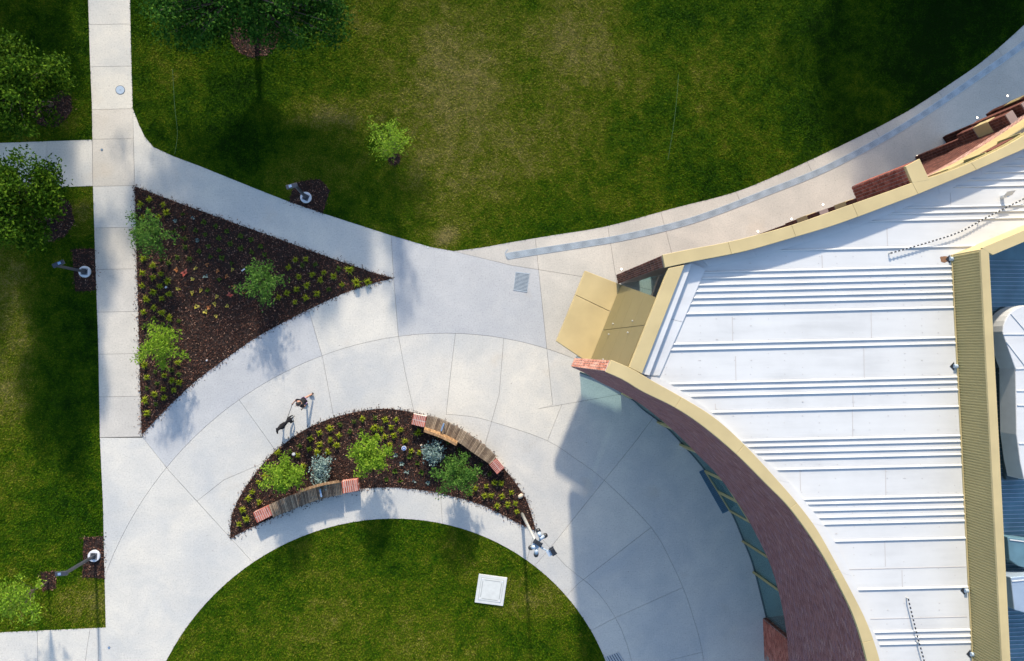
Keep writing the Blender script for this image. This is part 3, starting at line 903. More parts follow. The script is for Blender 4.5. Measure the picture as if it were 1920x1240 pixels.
# brick fins and gold boxes on the facade, one set per up-light
lights = [(1165, 505), (1421, 434), (1484, 411), (1543, 384), (1720, 293), (1775, 258), (1832, 221), (1889, 180), (1946, 137)]
light_z = 0.0
def near(line, p):
    return min(range(1, len(line) - 1), key=lambda i: (line[i].x - p.x) ** 2 + (line[i].y - p.y) ** 2)
def fin_brick(c, t, nn, thick, depth, z0, z1, mat, name, parent=None, mort=None):
    """brick blade standing out of the wall; courses have depth"""
    m0 = MB(); m0.obox(Vector((c.x, c.y, (z0 + z1) / 2)) + nn * depth / 2, t * (thick / 2 - 0.012), nn * (depth / 2 - 0.010), (0, 0, (z1 - z0) / 2)); o = m0.build(name, mort or M['mortar_dark'], parent or bld)
    b0 = MB(); k = 0; z = z0 + 0.002
    while z + 0.086 <= z1 + 0.01:
        nb = max(1, int(round(depth / 0.115)))
        for j in range(nb):
            cc_ = Vector((c.x, c.y, z + 0.043)) + nn * (depth * (j + 0.5) / nb)
            b0.obox(cc_, t * (thick / 2), nn * (depth / nb / 2 - 0.006), (0, 0, 0.037))
        z += 0.086; k += 1
    tag(b0.build('bricks', mat, o, fix=False), kind='stuff')
    return o
for (lx, ly) in lights[1:]:
    p = P(lx, ly); i = near(A2in, p); a = A2in[i]; t = (A2in[i + 1] - A2in[i - 1]).normalized(); nn = Vector((-t.y, t.x, 0))
    fin_brick(a - nn * 0.1, t, nn, 0.23, 0.40 if lx > 1700 else 0.28, 0, 3.2, M['brick_dark'], 'fin')
    a = a + t * 0.05
    dep = 0.50 if lx > 1700 else 0.20
    fin_brick(a + nn * 0.02, t, nn, 0.40, dep, 3.21, 4.3, M['brick_dark'], 'fin')
    m0 = MB(); m0.obox(Vector((a.x, a.y, 4.75)) + nn * (dep / 2 + 0.03), t * 0.21, nn * (dep / 2 + 0.01), (0, 0, 0.44)); bevel(m0.build('gold_box', M['gold'], bld), 0.01)
    fin_brick(a + nn * 0.02, t, nn, 0.40, dep, 5.2, 6.2, M['brick_dark'], 'fin')
    if lx > 1700:
        j = near(A2in, A2in[i] + t * 0.82); a = A2in[j]; t = (A2in[j + 1] - A2in[j - 1]).normalized(); nn = Vector((-t.y, t.x, 0))
        fin_brick(a + nn * 0.02, t, nn, 0.35, dep, 3.21, 6.2, M['brick_dark'], 'fin')  # in-between fin, added to hide the bright sunlit wall face
# big projecting brick pier with gold cap
po = P(1700, 311, ZT); pi_ = P(1713, 342, ZT); qo = P(1724, 299.5, ZT); qi = P(1742, 338, ZT)
v = Vector((po.x, po.y, 0)); w_ = Vector((pi_.x, pi_.y, 0)); q_ = Vector((qo.x, qo.y, 0)); r_ = Vector((qi.x, qi.y, 0))
mb = MB(); mb.prism([v, q_, r_, w_], 6.2, ZT - 0.14); pier = mb.build('pier', M['mortar'], bld)
tt = (w_ - v).normalized(); nn = Vector((-tt.y, tt.x, 0))
if nn.x > 0: nn = -nn
soldier_end(v + nn * 0.001, w_ + nn * 0.001, 6.2, ZT - 0.14, 5, 20, M['brick_red'], pier, nn)
tt2 = (q_ - v).normalized(); nn2 = Vector((-tt2.y, tt2.x, 0))
soldier_end(v + nn2 * 0.001, q_ + nn2 * 0.001, 6.2, ZT - 0.14, 4, 24, M['brick_red'], pier, nn2)
mb = MB(); mb.prism([v + nn * 0.05, q_ - nn * 0.02 + nn2 * 0.03, r_ - nn * 0.02, w_ + nn * 0.05], ZT - 0.135, ZT + 0.003); bevel(mb.build('pier_cap', M['gold'], bld), 0.012)
for k, (lx, ly) in enumerate(lights[:-1]):
    c = P(lx, ly, 0)
    lab = ['beside the dark brick end of the upper wall', 'at the left start of the brick fins', 'second from the left along the brick fins', 'last before the big brick pier',
           'just right of the big brick pier', 'second right of the big brick pier', 'third right of the big brick pier', 'nearest the right edge along the facade'][k]
    root = empty('ground_light', (c.x, c.y, 0), 'small lit round uplight in the paving ' + lab, 'ground light', 'uplights along the brick facade')
    ring = lambda r: [c + Vector((math.cos(2 * math.pi * j / 16) * r, math.sin(2 * math.pi * j / 16) * r, 0)) for j in range(16)]
    m0 = MB(); m0.prism(ring(0.065), 0.002, 0.010); m0.build('bezel', M['grey_pole'], root)
    m0 = MB(); m0.prism(ring(0.045), 0.010, 0.016); m0.build('lens', M['lamp'], root)

# soffit slab under the upper storey and floor
lo_pl = [Vector((p.x, p.y, 0)) for p in Bin]; up_pl = [Vector((p.x, p.y, 0)) for p in B2in]
bandL = [P(1254, 503, ZT), P(1180, 689, ZT)]; bandR = [P(1284, 497, ZT), P(1204, 701, ZT)]
roof_poly = [Vector((p.x, p.y, 0)) for p in ([bandR[0]] + [p for p in B2in if p.x > bandR[0].x + 0.05] + [Vector((B2in[-1].x, Bin[-1].y, 0))] + [p for p in Bin[::-1] if p.x > bandR[1].x + 0.05] + [bandR[1]])]
def polymesh(name, poly, z0, z1, mat, parent):
    bm = bmesh.new(); off = parent_origin(parent)
    vs = [bm.verts.new((p.x - off.x, p.y - off.y, z1 - off.z)) for p in poly]; f = bm.faces.new(vs)
    bm.normal_update(); bm.faces.ensure_lookup_table()
    if f.normal.z < 0: bmesh.ops.reverse_faces(bm, faces=bm.faces[:])
    if z1 > z0:
        r = bmesh.ops.extrude_face_region(bm, geom=bm.faces[:])
        for g in r['geom']:
            if isinstance(g, bmesh.types.BMVert): g.co.z = z0 - off.z
    bmesh.ops.triangulate(bm, faces=bm.faces[:]); bmesh.ops.recalc_face_normals(bm, faces=bm.faces)
    me = bpy.data.meshes.new(name); bm.to_mesh(me); bm.free()
    return new_obj(name, me, mat, parent)
lim0, lim1 = P(1340, 497, ZT).x, P(1245, 701, ZT).x
floor_poly = [p for p in [Vector((p.x, p.y, 0)) for p in B2in] if p.x > lim0] + [Vector((B2in[-1].x, Bin[-1].y, 0))] + [Vector((p.x, p.y, 0)) for p in Bin[::-1] if p.x > lim1]
polymesh('floor_slab', floor_poly, ZB + 0.01, ZB + 0.3, M['ceiling'], bld)
well_px = [(1860, 478), (1866, 620), (1880, 900), (1905, 1240), (1925, 1460), (2300, 1460), (2300, 300), (1925, 450)]
roof_left = [p for p in roof_poly]
scr_base = [P(1785, 478, ZR), P(1829, 1330, ZR)]
# keep the white roof left of / above the plant screen
sc_top = P(2150, 330, ZR)
rp = []
rp += [bandR[0]] + [p for p in B2in if p.x > bandR[0].x + 0.05]
rp += [P(2150, 332, ZR), P(1790, 481, ZR), P(1833, 1430, ZR)]
rp += [p for p in Bin[::-1] if p.x > bandR[1].x + 0.05] + [bandR[1]]
roof = polymesh('roof', [Vector((p.x, p.y, 0)) for p in rp], ZR - 0.2, ZR, M['white'], bld)

# gold end band over the entrance
mb = MB(); q = [bandL[0], bandR[0], bandR[1], bandL[1]]; mb.prism([Vector((p.x, p.y, 0)) for p in q], ZT - 0.18, ZT - 0.02); bevel(mb.build('coping', M['gold'], bld), 0.012)
# white gutter beside it
g0 = P(1284, 497, ZT); g1 = P(1297, 494, ZT - .2); g2 = P(1217, 704, ZT - .2); g3 = P(1204, 701, ZT)
mb = MB(); mb.prism([Vector((p.x, p.y, 0)) for p in (g0, g1, g2, g3)], ZR + 0.02, ZT - 0.16); mb.build('gutter_upstand', M['white2'], bld)
# facade over the canopy (bronze olive cladding)
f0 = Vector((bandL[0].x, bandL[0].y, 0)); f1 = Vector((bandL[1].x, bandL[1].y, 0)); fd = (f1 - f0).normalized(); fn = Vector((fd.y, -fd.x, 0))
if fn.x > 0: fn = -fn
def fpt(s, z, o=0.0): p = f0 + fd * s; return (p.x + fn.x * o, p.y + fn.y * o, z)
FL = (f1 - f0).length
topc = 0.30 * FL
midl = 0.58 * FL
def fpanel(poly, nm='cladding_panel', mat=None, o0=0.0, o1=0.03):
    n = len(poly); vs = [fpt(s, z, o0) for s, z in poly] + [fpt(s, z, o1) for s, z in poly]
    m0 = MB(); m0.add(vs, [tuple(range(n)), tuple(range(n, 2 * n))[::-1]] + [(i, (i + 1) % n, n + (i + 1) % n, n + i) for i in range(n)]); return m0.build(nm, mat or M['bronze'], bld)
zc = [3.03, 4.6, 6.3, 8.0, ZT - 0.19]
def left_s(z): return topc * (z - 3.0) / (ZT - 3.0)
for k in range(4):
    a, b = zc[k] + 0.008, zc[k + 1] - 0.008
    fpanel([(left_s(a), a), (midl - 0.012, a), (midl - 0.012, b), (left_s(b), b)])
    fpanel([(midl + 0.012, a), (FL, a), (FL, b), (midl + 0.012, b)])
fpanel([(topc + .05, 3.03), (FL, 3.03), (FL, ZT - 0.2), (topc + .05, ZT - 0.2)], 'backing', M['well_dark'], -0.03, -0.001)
for s, z in ((midl - 0.22, 4.75), (midl + 0.25, 4.75), (midl - 0.22, 7.9), (midl + 0.25, 7.9), (FL - 0.2, 5.6)):
    m0 = MB(); c = Vector(fpt(s, z, 0.05)); m0.tube([c, c + fn * 0.05], 0.03, 10); m0.build('fixing', M['grey_pole'], bld)
# canopy
cz = 2.95
cq = PP([(1097, 508), (1163, 534), (1107, 684), (1043, 640)], cz)
cq[1] = Vector((f0.x, f0.y, 0)) + fn * 0.02; cq[2] = Vector((f1.x, f1.y, 0)) + fn * 0.02
cq = [Vector((p.x, p.y, 0)) for p in cq]
canopy_pts = cq
def lerpq(q, u, v_): return q[0].lerp(q[3], u).lerp(q[1].lerp(q[2], u), v_)
um = 0.345
for (u0, u1) in ((0, um - 0.003), (um + 0.003, 1)):
    mb = MB(); mb.prism([lerpq(cq, u0, 0), lerpq(cq, u0, 1), lerpq(cq, u1, 1), lerpq(cq, u1, 0)], cz - 0.22, cz + 0.06); bevel(mb.build('canopy_panel', M['gold'], bld), 0.012)

# recessed ground floor glazing under the curved wall
gl = catmull(PP([(1087, 699), (1130, 716), (1184, 749), (1205, 768), (1246, 799), (1277, 831), (1321, 882), (1369, 958), (1393, 1013), (1412, 1062), (1436, 1157)]), 5)
G = resample(gl, 0.25)
mb = MB(); mb.strip(G, offset_line(G, 0.02), 0.06, ZB + 0.005); glz = mb.build('glass_wall', M['glass'], bld)
mb = MB(); mb.strip(offset_line(G, -0.02), offset_line(G, 0.05), 0.0, 0.07); mb.build('sill', M['well_dark'], bld)
def gold_fin(px, py, ex, ey, th=0.05):
    a = P(px, py); i = near(G, a); t = (G[i + 1] - G[i - 1]).normalized()
    d = Vector((ex, -ey, 0)).normalized()
    m0 = MB(); c = a + d * 0.16; nn = Vector((-d.y, d.x, 0))
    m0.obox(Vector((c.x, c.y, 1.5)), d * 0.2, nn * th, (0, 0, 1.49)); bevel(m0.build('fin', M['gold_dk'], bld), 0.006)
for (px, py) in ((1166, 738), (1233, 792), (1275, 834), (1392, 1015), (1412, 1073)): gold_fin(px, py, 1.0, 0.55)
# door frame
for (px, py) in ((1322, 883), (1346, 921), (1369, 958)):
    a = P(px, py); m0 = MB(); m0.obox(Vector((a.x, a.y, 1.2)), (0.045, 0, 0), (0, 0.045, 0), (0, 0, 1.2)); m0.build('door_post', M['gold_dk'], bld)
for (p0, p1) in (((1322, 883), (1346, 921)), ((1346, 921), (1369, 958))):
    a = P(*p0); b = P(*p1); t = (b - a).normalized(); nn = Vector((-t.y, t.x, 0)); L_ = (b - a).length
    dd = MB(); c = (a + b) / 2
    for z_, hz in ((0.08, 0.07), (2.35, 0.06)): dd.obox(Vector((c.x, c.y, z_)) - nn * 0.02, t * (L_ / 2 - 0.05), nn * 0.03, (0, 0, hz))
    for e in (-1, 1): dd.obox(Vector((c.x, c.y, 1.2)) - nn * 0.02 + t * e * (L_ / 2 - 0.075), t * 0.03, nn * 0.028, (0, 0, 1.09))
    dr_ = dd.build('door', M['gold_dk'], bld)
    dd = MB(); dd.obox(Vector((c.x, c.y, 1.2)) - nn * 0.02, t * (L_ / 2 - 0.06), nn * 0.006, (0, 0, 1.05)); dd.build('pane', M['glass'], dr_)
# lower brick block at the bottom
bq = PP([(1430, 1160), (1447, 1158), (1475, 1400), (1440, 1400)])
mb = MB(); mb.prism([P(1431, 1160), P(1500, 1150), P(1530, 1420), P(1438, 1420)], 0, ZB - 0.01); blk = mb.build('ground_wall', M['mortar_dark'], bld)
ln_ = resample([P(1438, 1420), P(1434, 1240), P(1431, 1160)], 0.4)
brick_face(ln_, 0, ZB - 0.01, 0.23, 0.086, 1, 0.02, None, 'bricks', blk, 0.014, M['brick_red'])
brick_face([P(1431, 1160), P(1500, 1150)], 0, ZB - 0.01, 0.23, 0.086, 1, 0.02, None, 'bricks', blk, 0.014, M['brick_dark'])

# ---- white roof: flashings, ribs, seams
fl_lo_in = match(catmull(PP([(1232, 708), (1285, 739), (1343, 783), (1400, 838), (1464, 890), (1508, 941), (1548, 992), (1580, 1048), (1606, 1105), (1636, 1183), (1656, 1240), (1672, 1330), (1680, 1430)], ZR), 5), 60)
fl_lo_out = match([p for p in B if p.x > P(1204, 701, ZT).x], 60)
def flash(Ao, Bi, z, step):
    k = 0
    while k < len(Ao) - 1:
        e = min(k + step, len(Ao) - 1)
        a = [p.copy() for p in Ao[k:e + 1]]; b = [p.copy() for p in Bi[k:e + 1]]
        ta = (a[1] - a[0]).normalized() * 0.006; a[0] += ta; b[0] += ta
        m0 = MB(); m0.strip(a, b, ZR - 0.01, z); m0.build('flashing', M['white2'], roof); k = e
flash(fl_lo_out, fl_lo_in, ZR + 0.10, 7)
up_in = catmull(PP([(1327, 500), (1418, 481), (1500, 458), (1560, 440), (1600, 427), (1640, 412), (1690, 392), (1764, 362), (1817, 337), (1874, 312), (1917, 291), (2020, 232), (2120, 162)], ZR), 4)
fl_up_in = match(up_in, 60); fl_up_out = match([p for p in B2 if p.x > P(1322, 484, ZT).x], 60)
flash(fl_up_out, fl_up_in, ZR + 0.05, 6)
le = [P(1297, 494, ZR), P(1217, 704, ZR)]; li = [P(1322, 505, ZR), P(1236, 704, ZR)]
m0 = MB(); m0.strip([le[0], le[0].lerp(le[1], 0.5)], [li[0], li[0].lerp(li[1], 0.5)], ZR - 0.01, ZR + 0.06); m0.build('flashing', M['white2'], roof)
m0 = MB(); m0.strip([le[0].lerp(le[1], 0.503), le[1]], [li[0].lerp(li[1], 0.503), li[1]], ZR - 0.01, ZR + 0.06); m0.build('flashing', M['white2'], roof)

Qroof = [Vector((p.x, p.y, 0)) for p in ([li[0]] + fl_up_in + [P(2200, 330, ZR), P(1786, 478, ZR), P(1829, 1330, ZR)] + fl_lo_in[::-1] + [li[1]])]
ribs = [288, 301, 314, 326, 339, 351.5, 388.7, 399.3, 412.3, 463, 500.6, 511.8, 524, 536, 548, 559, 577.5, 634, 644.6, 708, 718.5, 732, 763, 818, 828.5, 841, 853, 873.5, 930, 939, 952, 965, 977.5, 1010, 1102, 1182.5, 1194, 1205.5, 1268, 1280, 1292]
def rib_y(y, x): return y + 0.024 * (1795 - x)
for y in ribs:
    xs = np.arange(1180, 2100, 2.0)
    W = [P(x, rib_y(y, x), ZR) for x in xs]
    k = inside(Qroof, np.array([p.x for p in W]), np.array([p.y for p in W]))
    idx = np.where(k)[0]
    if len(idx) < 4: continue
    runs = np.split(idx, np.where(np.diff(idx) > 1)[0] + 1)
    for r in runs:
        if len(r) < 4: continue
        a, b = W[r[0]], W[r[-1]]
        t = (b - a).normalized(); nn = Vector((-t.y, t.x, 0))
        prof = [(-0.008, 0), (0.060, 0), (0.028, 0.040), (0.0, 0.044), (-0.008, 0.040)]
        m0 = MB(); vs = []
        for e in (a, b):
            vs += [Vector((e.x, e.y, ZR + h)) + nn * s for s, h in prof]
        n_ = len(prof); m0.add(vs, [tuple(range(n_)), tuple(range(n_, 2 * n_))[::-1]] + [(i, (i + 1) % n_, n_ + (i + 1) % n_, n_ + i) for i in range(n_)])
        m0.build('roof_rib', M['white'], roof)
for (x, y0, y1) in ((1373, 594, 643), (1379, 668, 717), (1341, 757, 776), (1663, 428, 462), (1541, 479, 505), (1633, 582, 636), (1619.5, 652, 711), (1599, 740, 766), (1660, 878, 932), (1659, 1016, 1062), (1691, 1069, 1103), (1782, 362, 386), (1598, 768, 818), (1500, 880, 920)):
    a, b = P(x, y0, ZR), P(x + 1, y1, ZR); t = (b - a).normalized(); nn = Vector((-t.y, t.x, 0))
    m0 = MB(); m0.obox((a + b) / 2 + Vector((0, 0, 0.003)), t * (b - a).length / 2, nn * 0.011, (0, 0, 0.004)); m0.build('lap_seam', M['seam'], roof)
for y, x0 in ((1063, 1592), (1157, 1632)):
    a, b = P(x0, rib_y(y, x0), ZR), P(1813, rib_y(y, 1813), ZR); t = (b - a).normalized(); nn = Vector((-t.y, t.x, 0))
    m0 = MB(); m0.obox((a + b) / 2 + Vector((0, 0, 0.003)), t * (b - a).length / 2, nn * 0.012, (0, 0, 0.005)); m0.build('lap_seam', M['seam'], roof)
# rows of roof screws
scr = MB()
for j in range(520):
    x = random.uniform(1240, 1790); y = random.uniform(470, 1240)
    x = round(x / 32) * 32 + random.uniform(-2, 2); y = round(y / 13) * 13
    p = P(x, y, ZR)
    if pip(Qroof, p.x, p.y): scr.obox(Vector((p.x, p.y, ZR + 0.004)), (0.012, 0, 0), (0, 0.012, 0), (0, 0, 0.004))
tag(scr.build('roof_screws', M['seam'], roof, fix=False), kind='stuff')

# ---- gold plant screen
ZS = 10.9
s0 = P(1785, 478, ZR); s1 = P(1829, 1330, ZR); s0 = Vector((s0.x, s0.y, 0)); s1 = Vector((s1.x, s1.y, 0))
t = (s1 - s0).normalized(); nn = Vector((t.y, -t.x, 0))
if nn.x > 0: nn = -nn
s2 = P(2150, 326, ZR); s2 = Vector((s2.x, s2.y, 0))
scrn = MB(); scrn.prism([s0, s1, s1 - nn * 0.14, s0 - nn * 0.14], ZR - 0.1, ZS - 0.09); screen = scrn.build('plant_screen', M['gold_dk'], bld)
L_ = (s1 - s0).length; pitch = 0.098; k = 0; cr = MB()
while (k + 1) * pitch < L_ - 0.05:
    a = s0 + t * (0.05 + k * pitch)
    pr = [(0, 0.0), (0.018, 0.03), (0.055, 0.03), (0.073, 0.0)]
    vs = []
    for z_ in (ZR + 0.06, ZS - 0.11):
        vs += [Vector((a.x, a.y, z_)) + t * u + nn * d for u, d in pr]
    cr.add(vs, [(0, 1, 2, 3), (7, 6, 5, 4), (0, 4, 5, 1), (1, 5, 6, 2), (2, 6, 7, 3)]); k += 1
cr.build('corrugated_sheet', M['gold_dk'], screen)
m0 = MB(); m0.obox((s0 + s1) / 2 + nn * 0.03 + Vector((0, 0, ZR + 0.03)), t * L_ / 2, nn * 0.03, (0, 0, 0.03)); m0.build('base_trim', M['gold'], screen)
c0 = P(1844, 468, ZS); c1 = P(1860, 478, ZS)
wcap = 0.31
m0 = MB(); sA = s0 + nn * 0.05; sB = s1 + nn * 0.05
m0.prism([sA, sB, sB - nn * wcap, sA - nn * wcap], ZS - 0.09, ZS); bevel(m0.build('screen_cap', M['gold'], screen), 0.01)
t2 = (s2 - s0).normalized(); n2 = Vector((-t2.y, t2.x, 0))
if n2.y < 0: n2 = -n2
m0 = MB(); m0.prism([s0 + t2 * 0.01, s2, s2 - n2 * 0.12, s0 + t2 * 0.01 - n2 * 0.12], ZR - 0.1, ZS - 0.09)
m0.build('screen_side', M['gold'], screen)
m0 = MB(); m0.prism([s0 + n2 * 0.05, s2 + n2 * 0.05, s2 - n2 * 0.33, s0 + t2 * 0.3 - n2 * 0.33], ZS - 0.088, ZS + 0.003); bevel(m0.build('screen_cap', M['gold'], screen), 0.01)
# plant well
wp = [s0 - nn * 0.14, s1 - nn * 0.14, Vector((s1.x + 14, s1.y, 0)), Vector((s2.x + 1, s2.y - 0.2, 0)), s2 - n2 * 0.12]
deck = polymesh('plant_deck', wp, ZR - 0.6, ZR - 0.45, M['well'], bld)
for k in range(150):
    y = s0.y - 0.15 - k * 0.155
    if y < s1.y: break
    x0 = s0.x + (s1.x - s0.x) * (s0.y - y) / (s0.y - s1.y) + 0.2
    m0 = MB(); m0.obox((x0 + 2.0, y, ZR - 0.435), (2.0, 0, 0), (0, 0.009, 0), (0, 0, 0.012)); m0.build('deck_rib', M['zinc'], deck)

# ducts
def duct(outline_px, z0, z1, lab, breaks, mat, rings=()):
    poly = [Vector((p.x, p.y, 0)) for p in PP(outline_px, z1)]
    c = sum(poly, Vector((0, 0, 0))) / len(poly)
    root = empty('ventilation_duct', (c.x, c.y, z0), lab, 'duct', 'ducts on the plant deck')
    m0 = MB(); m0.prism(poly, z0, z1); bevel(m0.build('duct_body', mat, root), 0.03, 3)
    for (a, b) in breaks:
        a = P(*a, z1); b = P(*b, z1); tt = (b - a).normalized(); n_ = Vector((-tt.y, tt.x, 0))
        m0 = MB(); m0.obox((a + b) / 2 + Vector((0, 0, 0.012)), tt * (b - a).length / 2, n_ * 0.018, (0, 0, 0.012)); m0.build('flange', M['white2'], root)
    for z_ in (0,):
        for (dx, dy) in ((0.3, 0.3), (-0.3, -0.3)):
            m0 = MB(); m0.obox((c.x + dx, c.y + dy, (z0 + ZR - 0.45) / 2), (0.03, 0, 0), (0, 0.03, 0), (0, 0, max(0.01, (z0 - ZR + 0.45) / 2))); m0.build('foot', M['well_dark'], root)
    return root
ap = [(1880 + 50 - 50 * math.cos(math.radians(a)), 622 - 50 * math.sin(math.radians(a))) for a in range(0, 181, 12)]
duct(ap + [(1980, 628), (1960, 690), (1958, 835), (1970, 900), (1920, 900), (1913, 868), (1906, 815), (1905, 760), (1904, 692), (1881, 628)], 9.3, 10.1,
     'large white galvanised duct with a rounded end rising above the plant deck', [((1880, 627), (1975, 627)), ((1904, 692), (1962, 690)), ((1906, 733), (1960, 733)), ((1907, 760), (1960, 762)), ((1910, 832), (1960, 832)), ((1895, 588), (1940, 640)), ((1930, 573), (1930, 625)), ((1886, 640), (1925, 690))], M['white2'])
duct([(1895, 1083), (1975, 1075), (1985, 1160), (1930, 1152), (1902, 1144)], 9.3, 10.0, 'short pale blue duct elbow low on the right side of the plant deck', [((1897, 1090), (1975, 1083))], M['zinc'])
duct([(1889, 1007), (1975, 1018), (1975, 1078), (1910, 1062), (1893, 1050)], 9.2, 9.7, 'square grey fan casing between the ducts on the plant deck', [((1893, 1012), (1960, 1021))], M['well'])
duct([(1872, 690), (1906, 690), (1910, 900), (1886, 900), (1880, 800)], 8.98, 9.12, 'dark flat cable tray deck beside the large white duct', [((1872, 700), (1905, 700)), ((1876, 760), (1906, 762)), ((1879, 818), (1908, 822)), ((1883, 860), (1910, 866))], M['well_dark'])
duct([(1868, 590), (1880, 578), (1886, 574), (1884, 640), (1900, 690), (1870, 690)], 9.0, 9.25, 'dark curved duct casing behind the rounded end of the white duct', [((1868, 648), (1890, 650)), ((1868, 668), (1890, 670))], M['well_dark'])

# roof furniture
def cowl(px, py, lab):
    c = P(px, py, ZR + 0.3); root = empty('roof_vent', (c.x, c.y, ZR), lab, 'roof vent')
    m0 = MB(); m0.tube([(c.x, c.y, ZR), (c.x, c.y, ZR + 0.3)], 0.08, 12); m0.build('pipe', M['white2'], root)
    m0 = MB(); m0.add([(c.x - 0.2, c.y - 0.07, ZR + 0.30), (c.x + 0.16, c.y + 0.0, ZR + 0.30), (c.x + 0.22, c.y + 0.16, ZR + 0.42), (c.x - 0.12, c.y + 0.10, ZR + 0.42),
                        (c.x - 0.2, c.y - 0.07, ZR + 0.28), (c.x + 0.16, c.y + 0.0, ZR + 0.28), (c.x + 0.22, c.y + 0.16, ZR + 0.40), (c.x - 0.12, c.y + 0.10, ZR + 0.40)],
                       [(0, 1, 2, 3), (7, 6, 5, 4), (0, 4, 5, 1), (1, 5, 6, 2), (2, 6, 7, 3), (3, 7, 4, 0)]); m0.build('cowl', M['white2'], root)
cowl(1890, 366, 'small white roof vent cowl on the roof near the dotted cable at upper right')
def outlet(px, py, lab, stain=False):
    c = P(px, py, ZR); root = empty('roof_outlet', (c.x, c.y, ZR), lab, 'roof outlet')
    m0 = MB(); m0.tube([(c.x - 0.02, c.y, ZR + 0.05), (c.x + 0.10, c.y, ZR + 0.05)], 0.075, 12); m0.build('pipe_stub', M['cover'], root)
    m0 = MB(); s = 0.15; m0.prism([c + Vector((-s, 0, 0)), c + Vector((0, -s, 0)), c + Vector((s * 0.4, 0, 0)), c + Vector((0, s, 0))], ZR + 0.002, ZR + 0.014); m0.build('collar', M['black'], root)
    if stain:
        pts = [c + Vector((-0.2 + math.cos(a) * 0.2 * random.uniform(0.7, 1.1), math.sin(a) * 0.13 * random.uniform(0.7, 1.1), 0)) for a in [2 * math.pi * j / 16 for j in range(16)]]
        m0 = MB(); m0.prism(pts, ZR + 0.001, ZR + 0.0045); m0.build('stain', M['rust'], root)
outlet(1780, 486, 'rust stained pipe outlet at the top corner of the gold plant screen', True)
outlet(1788, 687, 'black diamond collared outlet halfway down the plant screen')
outlet(1808, 1107, 'dark pipe outlet low down beside the plant screen')
outlet(1819, 1226, 'pipe outlet with black collar at the bottom end of the plant screen')
def cable(pts, lab):
    w = resample(catmull(PP(pts, ZR + 0.12), 6), 0.075)
    root = empty('safety_cable', w[0], lab, 'safety cable', 'safety cables on the roof')
    m0 = MB(); m0.tube(w[::3] + [w[-1]], 0.014, 6); m0.build('rope', M['footing'], root)
    mk = MB()
    for i in range(0, len(w) - 1, 2):
        mk.tube([w[i], w[i].lerp(w[i + 1], 0.9)], 0.028, 6)
    tag(mk.build('black_markers', M['black'], root), kind='stuff')
    for e in (w[0], w[len(w) // 2], w[-1]):
        m0 = MB(); m0.obox((e.x, e.y, ZR + 0.06), (0.02, 0, 0), (0, 0.02, 0), (0, 0, 0.06)); m0.build('bracket', M['grey_pole'], root)
cable([(1670, 475), (1740, 455), (1800, 435), (1850, 408), (1920, 373), (1990, 340)], 'black and white dotted safety cable crossing the upper right of the roof')
cable([(1703, 1123), (1712, 1160), (1722, 1200), (1733, 1240), (1745, 1290)], 'short dotted safety cable at the bottom of the white roof')

# ------------------------------------------------------------------ path lights
def path_light(px, py, hx, hy, lab, z=2.6):
    b = P(px, py); h = P(hx, hy, z); d = Vector((h.x - b.x, h.y - b.y, 0))
    root = empty('path_light', (b.x, b.y, 0), lab, 'path light', 'dark path lights on round white footings')
    m0 = MB(); m0.tube([(b.x, b.y, -0.02), (b.x, b.y, 0.10)], 0.255, 32); bevel(m0.build('footing', M['footing'], root), 0.012)
    a = random.uniform(0.2, 0.5) if px > 300 else 0.05
    ux = Vector((math.cos(a), -math.sin(a), 0)); uy = Vector((math.sin(a), math.cos(a), 0))
    m0 = MB(); m0.obox((b.x, b.y, 0.112), ux * 0.14, uy * 0.14, (0, 0, 0.012)); m0.build('base_plate', M['pole'], root)
    for sx in (-1, 1):
        for sy in (-1, 1):
            m0 = MB(); c = Vector((b.x, b.y, 0)) + ux * 0.11 * sx + uy * 0.11 * sy; m0.tube([(c.x, c.y, 0.12), (c.x, c.y, 0.15)], 0.015, 6); m0.build('bolt', M['grey_pole'], root)
    m0 = MB(); m0.obox((b.x, b.y, z / 2 + 0.06), ux * 0.055, uy * 0.055, (0, 0, z / 2 - 0.06)); bevel(m0.build('pole', M['pole'], root), 0.01)
    m0 = MB(); dn = d.normalized() if d.length > 0.02 else Vector((-1, 0, 0)); m0.obox(Vector((b.x, b.y, z + 0.02)) + dn * 0.14, dn * 0.24, Vector((-dn.y, dn.x, 0)) * 0.09, (0, 0, 0.05))
    hd = bevel(m0.build('lamp_head', M['pole'], root), 0.015)
    m0 = MB(); m0.obox(Vector((b.x, b.y, z + 0.075)) + dn * 0.20, dn * 0.06, Vector((-dn.y, dn.x, 0)) * 0.05, (0, 0, 0.008)); m0.build('sensor', M['steel_blue'], hd)
path_light(574, 371, 549, 349, 'path light in a mulch square at the edge of the large lawn')
path_light(160, 510, 106, 497, 'path light in a mulch square left of the long straight path')
path_light(177.5, 1042, 120, 1075, 'path light in a mulch square near the bottom left lawn corner')

